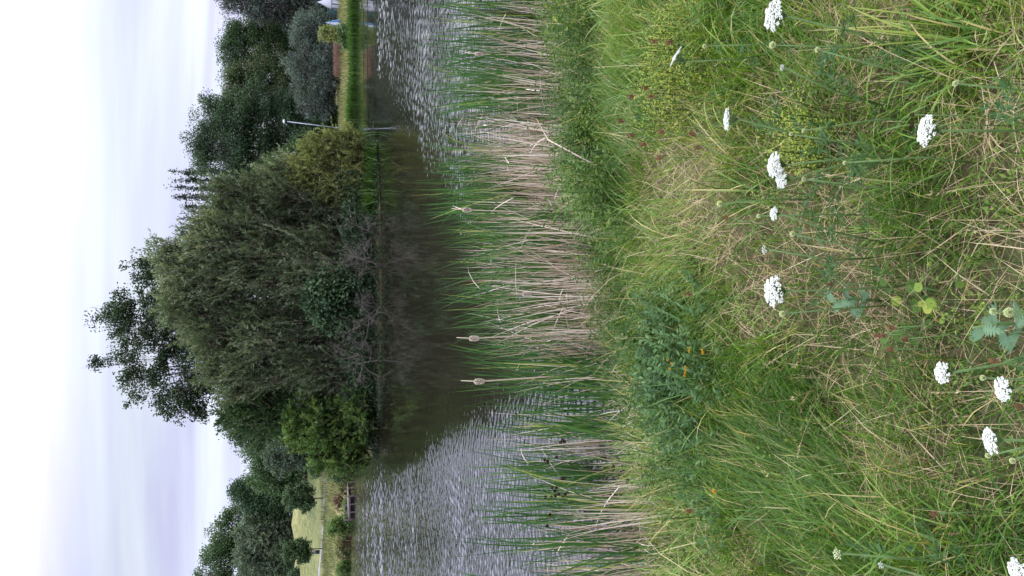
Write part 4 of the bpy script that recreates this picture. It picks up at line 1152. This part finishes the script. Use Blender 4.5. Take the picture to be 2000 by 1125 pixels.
for i, (px, py, w, fl, hh, lab) in enumerate(WC):
    rng = R(700 + i)
    c = hit(px, py, hh)
    r = ray(px, py); zc = np.linalg.norm(c - [0, 0, EYE]) * F_PX / np.linalg.norm(np.array([562.5 - py, px - 1000, F_PX]))
    Rr = w / 2 * zc / F_PX
    view = (c - np.array([0, 0, EYE])); view = view / np.linalg.norm(view)
    upv = np.array([0, 0, 1.0]); perp = norm(upv - view * upv.dot(view))
    ax = -view * fl + perp * math.sqrt(1 - fl * fl) + np.array([1, 0, 0]) * (0.5 if i == 1 else rng.uniform(-0.1, 0.1))
    b = np.array([c[0] + rng.uniform(-0.10, 0.10), c[1] + rng.uniform(-0.02, 0.12), 0.0]); b[2] = float(terrain(b[0], b[1])) - 0.02
    root = thing('wild_carrot', lab, 'wild carrot', b, 'white wild carrot flowers in the meadow')
    mp_, mr_ = MB(), MB()
    small = w < 24
    foot = umbel(mp_, mr_, c, ax, Rr, rng, 24 if small else 56, 12 if small else 20, 0.15 if fl < 0.2 else 0.3)
    mp_.build('petals', M['cream'] if i in (12,) else M['petal'], root)
    mr_.build('ray_stalks', M['stem'], root)
    m = MB(); tube(m, [b, b + (foot - b) * 0.5 + [rng.uniform(-.03, .03), rng.uniform(-.03, .03), 0.02], foot], [0.0035, 0.003, 0.0022], 6); m.build('stem', M['stem'], root, smooth=True)
    for _ in range(5):
        s = rng.uniform(0.15, 0.75); a = rng.uniform(0, 2 * PI); m = MB()
        lacy_leaf(m, b + (foot - b) * s, np.array([math.cos(a), math.sin(a), 0.6]), rng.uniform(0.07, 0.13), rng)
        m.build('leaf', M['vetch'], root)

BUD = [(1509, 88, 15, 'cream'), (1597, 97, 12, 'cream'), (1376, 90, 10, 'cream'), (1548, 457, 13, 'cream'), (1528, 613, 14, 'cream'), (1406, 398, 14, 'cream'), (1971, 610, 20, 'cream'), (1940, 608, 14, 'cream'),
       (1866, 163, 12, 'cream'), (1545, 262, 9, 'cream'), (1930, 890, 11, 'cream'), (1482, 422, 10, 'cream'), (1570, 350, 10, 'cream'), (1570, 255, 9, 'cream'), (1978, 900, 12, 'cream'), (1650, 318, 9, 'cream'), (1920, 738, 12, 'cream')]
for i, (px, py, w, _) in enumerate(BUD):
    rng = R(750 + i); c = hit(px, py, 0.42); zc = np.linalg.norm(c - [0, 0, EYE]); Rr = w / 2 * zc / F_PX
    b = c + [rng.uniform(-.07, .07), rng.uniform(0, .08), 0]; b[2] = float(terrain(b[0], b[1])) - 0.02
    root = thing('wild_carrot_bud', 'small round closed greenish cream wild carrot bud on a thin stem', 'flower bud', b, 'closed wild carrot buds in the meadow')
    m = MB(); q = 240; d = norm(rng.normal(size=(q, 3)) + [0, 0, 0.2]); leaves(m, c + d * Rr * 0.35 * [1, 1, 0.7], d + [0, 0, 0.6], Rr * 0.6, Rr * 0.24, rng, rng.normal(0.5, 0.25, q)); m.build('flower_head', M['cream'], root)
    m = MB(); tube(m, [b, (b + c) / 2 + rng.normal(0, 0.01, 3), c], [0.003, 0.0025, 0.002], 5); m.build('stem', M['stem'], root)

PL = [(1276, 81), (1307, 83), (1232, 189), (1272, 189), (1292, 258), (1352, 262), (1361, 288), (1255, 282), (1213, 236), (1417, 425), (1288, 308), (1713, 655), (1741, 640), (1725, 656), (1738, 682), (1767, 662), (1990, 794), (1824, 1003), (1346, 998), (1232, 264), (1259, 172), (1938, 705), (1952, 710), (1620, 555), (1345, 575)]
for i, (px, py) in enumerate(PL):
    rng = R(780 + i); c = hit(px, py, 0.24); b = c + [rng.uniform(-.05, .05), rng.uniform(0, .06), 0]; b[2] = float(terrain(b[0], b[1])) - 0.02
    root = thing('ribwort_plantain', 'thin plantain stem with a small rusty brown seed head in the grass', 'plantain', b, 'rusty brown plantain heads in the meadow')
    m = MB(); q = 160; s = rng.uniform(-1, 1, q); d = norm(rng.normal(size=(q, 3))); zc = np.linalg.norm(c - [0, 0, EYE]); Rr = 4.2 * zc / F_PX
    leaves(m, c + np.stack([0 * s, 0 * s, s * Rr * 1.1], 1) + d * Rr * 0.55, d, Rr * 0.6, Rr * 0.4, rng, 0.5); m.build('seed_head', M['brownhead'], root)
    m = MB(); tube(m, [b, (b + c) / 2, c], [0.002, 0.0018, 0.0015], 5); m.build('stem', M['stem'], root)

for i, (px, py) in enumerate([(1781, 224), (1781, 243)]):
    rng = R(810 + i); c = hit(px, py, 0.35); b = c + [0.02, 0.03, 0]; b[2] = float(terrain(b[0], b[1])) - 0.02
    root = thing('clover_flower', 'tiny dark red clover head next to the white umbel', 'clover', b, 'pair of dark red clover heads')
    m = MB(); q = 120; d = norm(rng.normal(size=(q, 3))); leaves(m, c + d * 0.0015, d, 0.004, 0.0025, rng, 0.1); m.build('flower_head', M['darkhead'], root)
    m = MB(); tube(m, [b, (b + c) / 2, c], 0.0016, 5); m.build('stem', M['stem'], root)

# ------------------------------------------------------------------ vetch with yellow flowers, thistle, dock, bedstraw
rng = R(830)
vc = hit(1300, 790, 0.15); vb = vc.copy(); vb[2] = float(terrain(vb[0], vb[1]))
root = thing('vetch_plant', 'sprawling blue-green leafy vetch with a few yellow flowers on the bank edge', 'vetch', vb)
mb = MB(); ms = MB()
n = 420; u = rng.normal(0, 1, (n, 2)).clip(-1.9, 1.9)
x = vb[0] + u[:, 0] * 0.29; y = vb[1] + u[:, 1] * 0.27; hh = 0.17 + 0.13 * vnoise(x, y, 0.25, 831) - 0.04 * (u ** 2).sum(1) * 0.5
B = gpos(x, y); a = rng.uniform(0, 2 * PI, n); T_ = B + np.stack([np.cos(a) * 0.10, np.sin(a) * 0.10, np.maximum(hh, 0.08)], 1)
sticks(ms, B, T_, 0.0018, 0.001)
per = 18; k = np.repeat(np.arange(n), per); s = np.tile(np.linspace(0.3, 1.05, per), n); sg = np.tile([1, -1], n * per // 2)
ax_ = (T_ - B)[k]; P = B[k] + ax_ * s[:, None]; sd = norm(np.cross(ax_, [0, 0, 1.0])) * sg[:, None]
leaves(mb, P, sd + norm(ax_) * 0.6 + rng.normal(0, 0.2, (len(k), 3)), 0.034 * rng.uniform(0.7, 1.2, len(k)), 0.015, rng, rng.normal(0.5, 0.2, n)[k] + rng.normal(0, 0.08, len(k)), up=1.2)
ms.build('stems', M['stem'], root); mb.build('leaves', M['vetch'], root)
for px, py in [(1304, 703), (1312, 710), (1308, 720), (1345, 680), (1346, 686), (1372, 684), (1373, 689), (1339, 717), (1340, 722), (1338, 728), (1337, 734)]:
    c = hit(px, py, 0.27); m = MB(); d = norm(rng.normal(size=(40, 3)) + [0, 0, .5]); leaves(m, c, d, 0.006, 0.004, rng, rng.random(40)); m.build('flower', M['yellow'], root)
for px, py in [(1395, 959)]:
    c = hit(px, py, 0.2); b = c + [0.01, 0.02, 0]; b[2] = float(terrain(b[0], b[1])); r2 = thing('buttercup', 'single small yellow flower in the grass beyond the vetch', 'flower', b)
    m = MB(); d = norm(rng.normal(size=(40, 3)) + [0, 0, .8]); leaves(m, c, d, 0.010, 0.008, rng, rng.random(40)); m.build('flower_head', M['yellow'], r2)
    m = MB(); tube(m, [b, c], 0.0014, 5); m.build('stem', M['stem'], r2)


def lobed_leaf(mb, p, d, L, W, rng, droop=0.35, teeth=6, tint=0.5):
    """a toothed thistle leaf: zigzag outline folded along its midrib"""
    d = d / np.linalg.norm(d); sd = norm(np.cross(d, [0, 0, 1.0])); V, Q = [], []
    ns = teeth * 2 + 1
    for i in range(ns + 1):
        s = i / ns; c = p + d * L * s + np.array([0, 0, -droop * L * s * s])
        w = W * math.sin(PI * min(0.97, s * 0.9 + 0.1)) ** 0.7 * (1.0 if i % 2 else 0.5)
        f = np.array([0, 0, 0.25 * w])
        V += [c - sd * w + f + d * 0.012 * (i % 2), c, c + sd * w + f + d * 0.012 * (i % 2)]
    for i in range(ns):
        a = 3 * i; Q += [(a, a + 1, a + 4, a + 3), (a + 1, a + 2, a + 5, a + 4)]
    mb.add(V, Q, tint=tint)


TH = [(1940, 640, 0.22, 0.07, 8, 'blue-grey toothed thistle rosette in the grass at the bottom, closest to the camera'), (1650, 590, 0.2, 0.065, 9, 'toothed bluish thistle standing in the sward below the big full white umbel')]
for i, (px, py, hh, L, nl, lab) in enumerate(TH):
    rng = R(840 + i); c = hit(px, py, hh * 0.8); b = c.copy(); b[2] = float(terrain(b[0], b[1]))
    root = thing('thistle', lab, 'thistle', b, 'thistles')
    m = MB(); tube(m, [b, b + [0.01, 0, hh * 0.6], b + [0.0, 0.01, hh]], [0.006, 0.005, 0.003], 6); m.build('stem', M['stem'], root)
    for q in range(nl):
        a = q * 2.4 + 0.4; s = 0.35 + 0.65 * q / nl; m = MB()
        lobed_leaf(m, b + [0, 0, hh * s], np.array([math.cos(a), math.sin(a), 0.55]), L * rng.uniform(0.75, 1.1), 0.016, rng, tint=rng.normal(0.5, 0.15)); m.build('leaf', M['thistle'], root)

def round_leaf(mb, c, nrm, r, rng, tint):
    nrm = norm(nrm); e1 = norm(np.cross(nrm, [1, .2, .1])); e2 = np.cross(nrm, e1); n = 11
    V = [c - nrm * r * 0.15] + [c + r * (1 + 0.12 * math.sin(3 * j + c[0] * 50)) * (math.cos(2 * PI * j / n) * e1 + math.sin(2 * PI * j / n) * e2) for j in range(n)]
    mb.add(V, None, [(0, 1 + j, 1 + (j + 1) % n) for j in range(n)], tint)


for i, (px, py, ns, r, col, lab) in enumerate([(1740, 615, 13, 0.014, 'herb', 'clump of round scalloped mallow leaves with a yellowed leaf, under the grass'), (1800, 580, 9, 0.013, 'herb', 'pale yellow-green mallow clump half covered by a broad blade'), (1690, 960, 6, 0.013, 'herb', 'small pale round-leaved plant in the dark grass')]):
    rng = R(850 + i); c0 = hit(px, py, 0.14); b = c0.copy(); b[2] = float(terrain(b[0], b[1]))
    root = thing('mallow_plant', lab, 'mallow', b, 'mallows')
    ms = MB()
    for q in range(ns):
        a = rng.uniform(0, 2 * PI); rr = rng.uniform(0.02, 0.10); c = b + [math.cos(a) * rr, math.sin(a) * rr, rng.uniform(0.07, 0.14)]
        sticks(ms, [b], [c], 0.0018, 0.0012); m = MB(); round_leaf(m, c, np.array([rng.normal(0, .35), rng.normal(-0.3, .3), 1.0]), r * rng.uniform(0.7, 1.2), rng, (0.75 if (i == 1 or q == 0) else 0.4) + rng.normal(0, 0.08)); m.build('leaf', M['herb'], root)
    ms.build('leaf_stalks', M['stem'], root)

for i, (px, py, sp) in enumerate([(1288, 120, 0.16), (1300, 135, 0.16), (1270, 150, 0.14), (1285, 60, 0.12), (1535, 272, 0.06)]):
    rng = R(860 + i); c0 = hit(px, py, 0.18); b = c0.copy(); b[2] = float(terrain(b[0], b[1]))
    root = thing('bedstraw_plant', 'frothy yellow-green bedstraw tuft in the grass', 'bedstraw', b, 'yellow-green bedstraw tufts')
    m = MB(); k = 70; x = b[0] + rng.normal(0, sp, k); y = b[1] + rng.normal(0, sp, k)
    sprigs(m, x, y, rng.uniform(0.14, 0.26, k), rng, 24, 0.012, 0.006, np.full(k, 0.97), 0.3); m.build('sprays', M['herb'], root)

# ------------------------------------------------------------------ sky, sun, camera
EL, AZ = 52.0, 35.0                                # high veiled sun, ahead of the camera and a little to the right
w = bpy.data.worlds.new('World'); sc.world = w; w.use_nodes = True
nt = w.node_tree; nt.nodes.clear()
L_ = nt.links.new
out = nt.nodes.new('ShaderNodeOutputWorld')
sky = nt.nodes.new('ShaderNodeTexSky'); sky.sky_type = 'NISHITA'; sky.sun_disc = False
sky.sun_elevation = math.radians(EL); sky.sun_rotation = math.radians(AZ); sky.air_density = 1.0; sky.dust_density = 2.0
b1 = nt.nodes.new('ShaderNodeBackground'); b1.inputs[1].default_value = 0.10; L_(sky.outputs[0], b1.inputs[0])
tc = nt.nodes.new('ShaderNodeTexCoord'); sx = nt.nodes.new('ShaderNodeSeparateXYZ'); L_(tc.outputs['Generated'], sx.inputs[0])


def mth(op, a, b=None, v1=0.0, v2=0.0):
    n = nt.nodes.new('ShaderNodeMath'); n.operation = op
    if a is not None: L_(a, n.inputs[0])
    else: n.inputs[0].default_value = v1
    if b is not None: L_(b, n.inputs[1])
    else: n.inputs[1].default_value = v2
    return n.outputs[0]


zz = mth('ADD', mth('MAXIMUM', sx.outputs[2], None, v2=0.0), None, v2=0.16)
cx = nt.nodes.new('ShaderNodeCombineXYZ'); L_(mth('DIVIDE', sx.outputs[0], zz), cx.inputs[0]); L_(mth('DIVIDE', sx.outputs[1], zz), cx.inputs[1])
mp = nt.nodes.new('ShaderNodeMapping'); mp.inputs['Scale'].default_value = (0.42, 1.7, 1); mp.inputs['Location'].default_value = (3.3, 0.4, 0); L_(cx.outputs[0], mp.inputs[0])
n1 = nt.nodes.new('ShaderNodeTexNoise'); n1.inputs['Scale'].default_value = 1.0; n1.inputs['Detail'].default_value = 5; n1.inputs['Roughness'].default_value = 0.5; n1.inputs['Distortion'].default_value = 0.4; L_(mp.outputs[0], n1.inputs['Vector'])
n2 = nt.nodes.new('ShaderNodeTexNoise'); n2.inputs['Scale'].default_value = 0.55; n2.inputs['Detail'].default_value = 2; L_(mp.outputs[0], n2.inputs['Vector'])
r1 = nt.nodes.new('ShaderNodeValToRGB'); el = r1.color_ramp.elements
for e, (p_, c_) in zip([el[0], el.new(0.45), el.new(0.56), el[-1]], [(0.40, (0.45, 0.43, 0.66)), (0.49, (0.55, 0.58, 0.75)), (0.58, (0.69, 0.74, 0.84)), (0.68, (0.95, 0.93, 1.05))]):
    e.position = p_; e.color = (*c_, 1)
L_(mth('ADD', mth('MULTIPLY', sx.outputs[0], None, v2=0.06), mth('ADD', mth('MULTIPLY', n1.outputs['Fac'], None, v2=0.6), mth('MULTIPLY', n2.outputs['Fac'], None, v2=0.4))), r1.inputs[0])
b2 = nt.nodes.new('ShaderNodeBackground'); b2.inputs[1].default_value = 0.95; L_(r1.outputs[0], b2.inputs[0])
# overcast dome, brighter sunward; glow added high up, mostly unseen, to brighten the water
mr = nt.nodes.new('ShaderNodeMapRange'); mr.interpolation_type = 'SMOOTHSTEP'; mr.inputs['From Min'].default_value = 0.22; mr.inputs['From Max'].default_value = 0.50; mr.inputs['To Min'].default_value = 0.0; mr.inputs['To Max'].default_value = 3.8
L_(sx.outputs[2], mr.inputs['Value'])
m2 = nt.nodes.new('ShaderNodeMapRange'); m2.interpolation_type = 'SMOOTHSTEP'; m2.inputs['From Min'].default_value = 0.10; m2.inputs['From Max'].default_value = 0.24; m2.inputs['To Min'].default_value = 1.15; m2.inputs['To Max'].default_value = 0.88
L_(sx.outputs[2], m2.inputs['Value'])
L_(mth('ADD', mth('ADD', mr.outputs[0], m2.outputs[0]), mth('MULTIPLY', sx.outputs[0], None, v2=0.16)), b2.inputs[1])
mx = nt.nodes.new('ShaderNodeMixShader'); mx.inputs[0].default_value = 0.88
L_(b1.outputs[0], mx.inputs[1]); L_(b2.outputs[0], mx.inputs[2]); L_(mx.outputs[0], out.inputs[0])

sl = bpy.data.lights.new('sun', 'SUN'); sl.energy = 1.2; sl.angle = math.radians(12); sl.color = (1.0, 0.94, 0.84)
so = bpy.data.objects.new('sun', sl); COL.objects.link(so)
sd = Vector((math.sin(math.radians(AZ)) * math.cos(math.radians(EL)), math.cos(math.radians(AZ)) * math.cos(math.radians(EL)), math.sin(math.radians(EL))))
so.rotation_euler = sd.to_track_quat('Z', 'Y').to_euler(); so.location = (0, -5, 30)

cam = bpy.data.cameras.new('camera'); cam.sensor_width = 36; cam.lens = 36 * F_PX / 2000; cam.clip_start = 0.02; cam.clip_end = 5000
co = bpy.data.objects.new('camera', cam); COL.objects.link(co)
X_ = Vector((0, -SP, -CP)); Y_ = Vector((1, 0, 0)); Z_ = Vector((0, -CP, SP))
co.matrix_world = Matrix(((X_[0], Y_[0], Z_[0], 0), (X_[1], Y_[1], Z_[1], 0), (X_[2], Y_[2], Z_[2], EYE), (0, 0, 0, 1)))
sc.camera = co
vs = sc.view_settings
sc.display_settings.display_device = 'sRGB'
vs.view_transform = 'Standard'; vs.look = 'None'; vs.exposure = 0.45; vs.gamma = 1.0; vs.use_curve_mapping = False
cy = sc.cycles
cy.max_bounces = 6; cy.diffuse_bounces = 3; cy.glossy_bounces = 3; cy.transmission_bounces = 4; cy.caustics_reflective = False; cy.caustics_refractive = False
cy.sample_clamp_indirect = 6.0
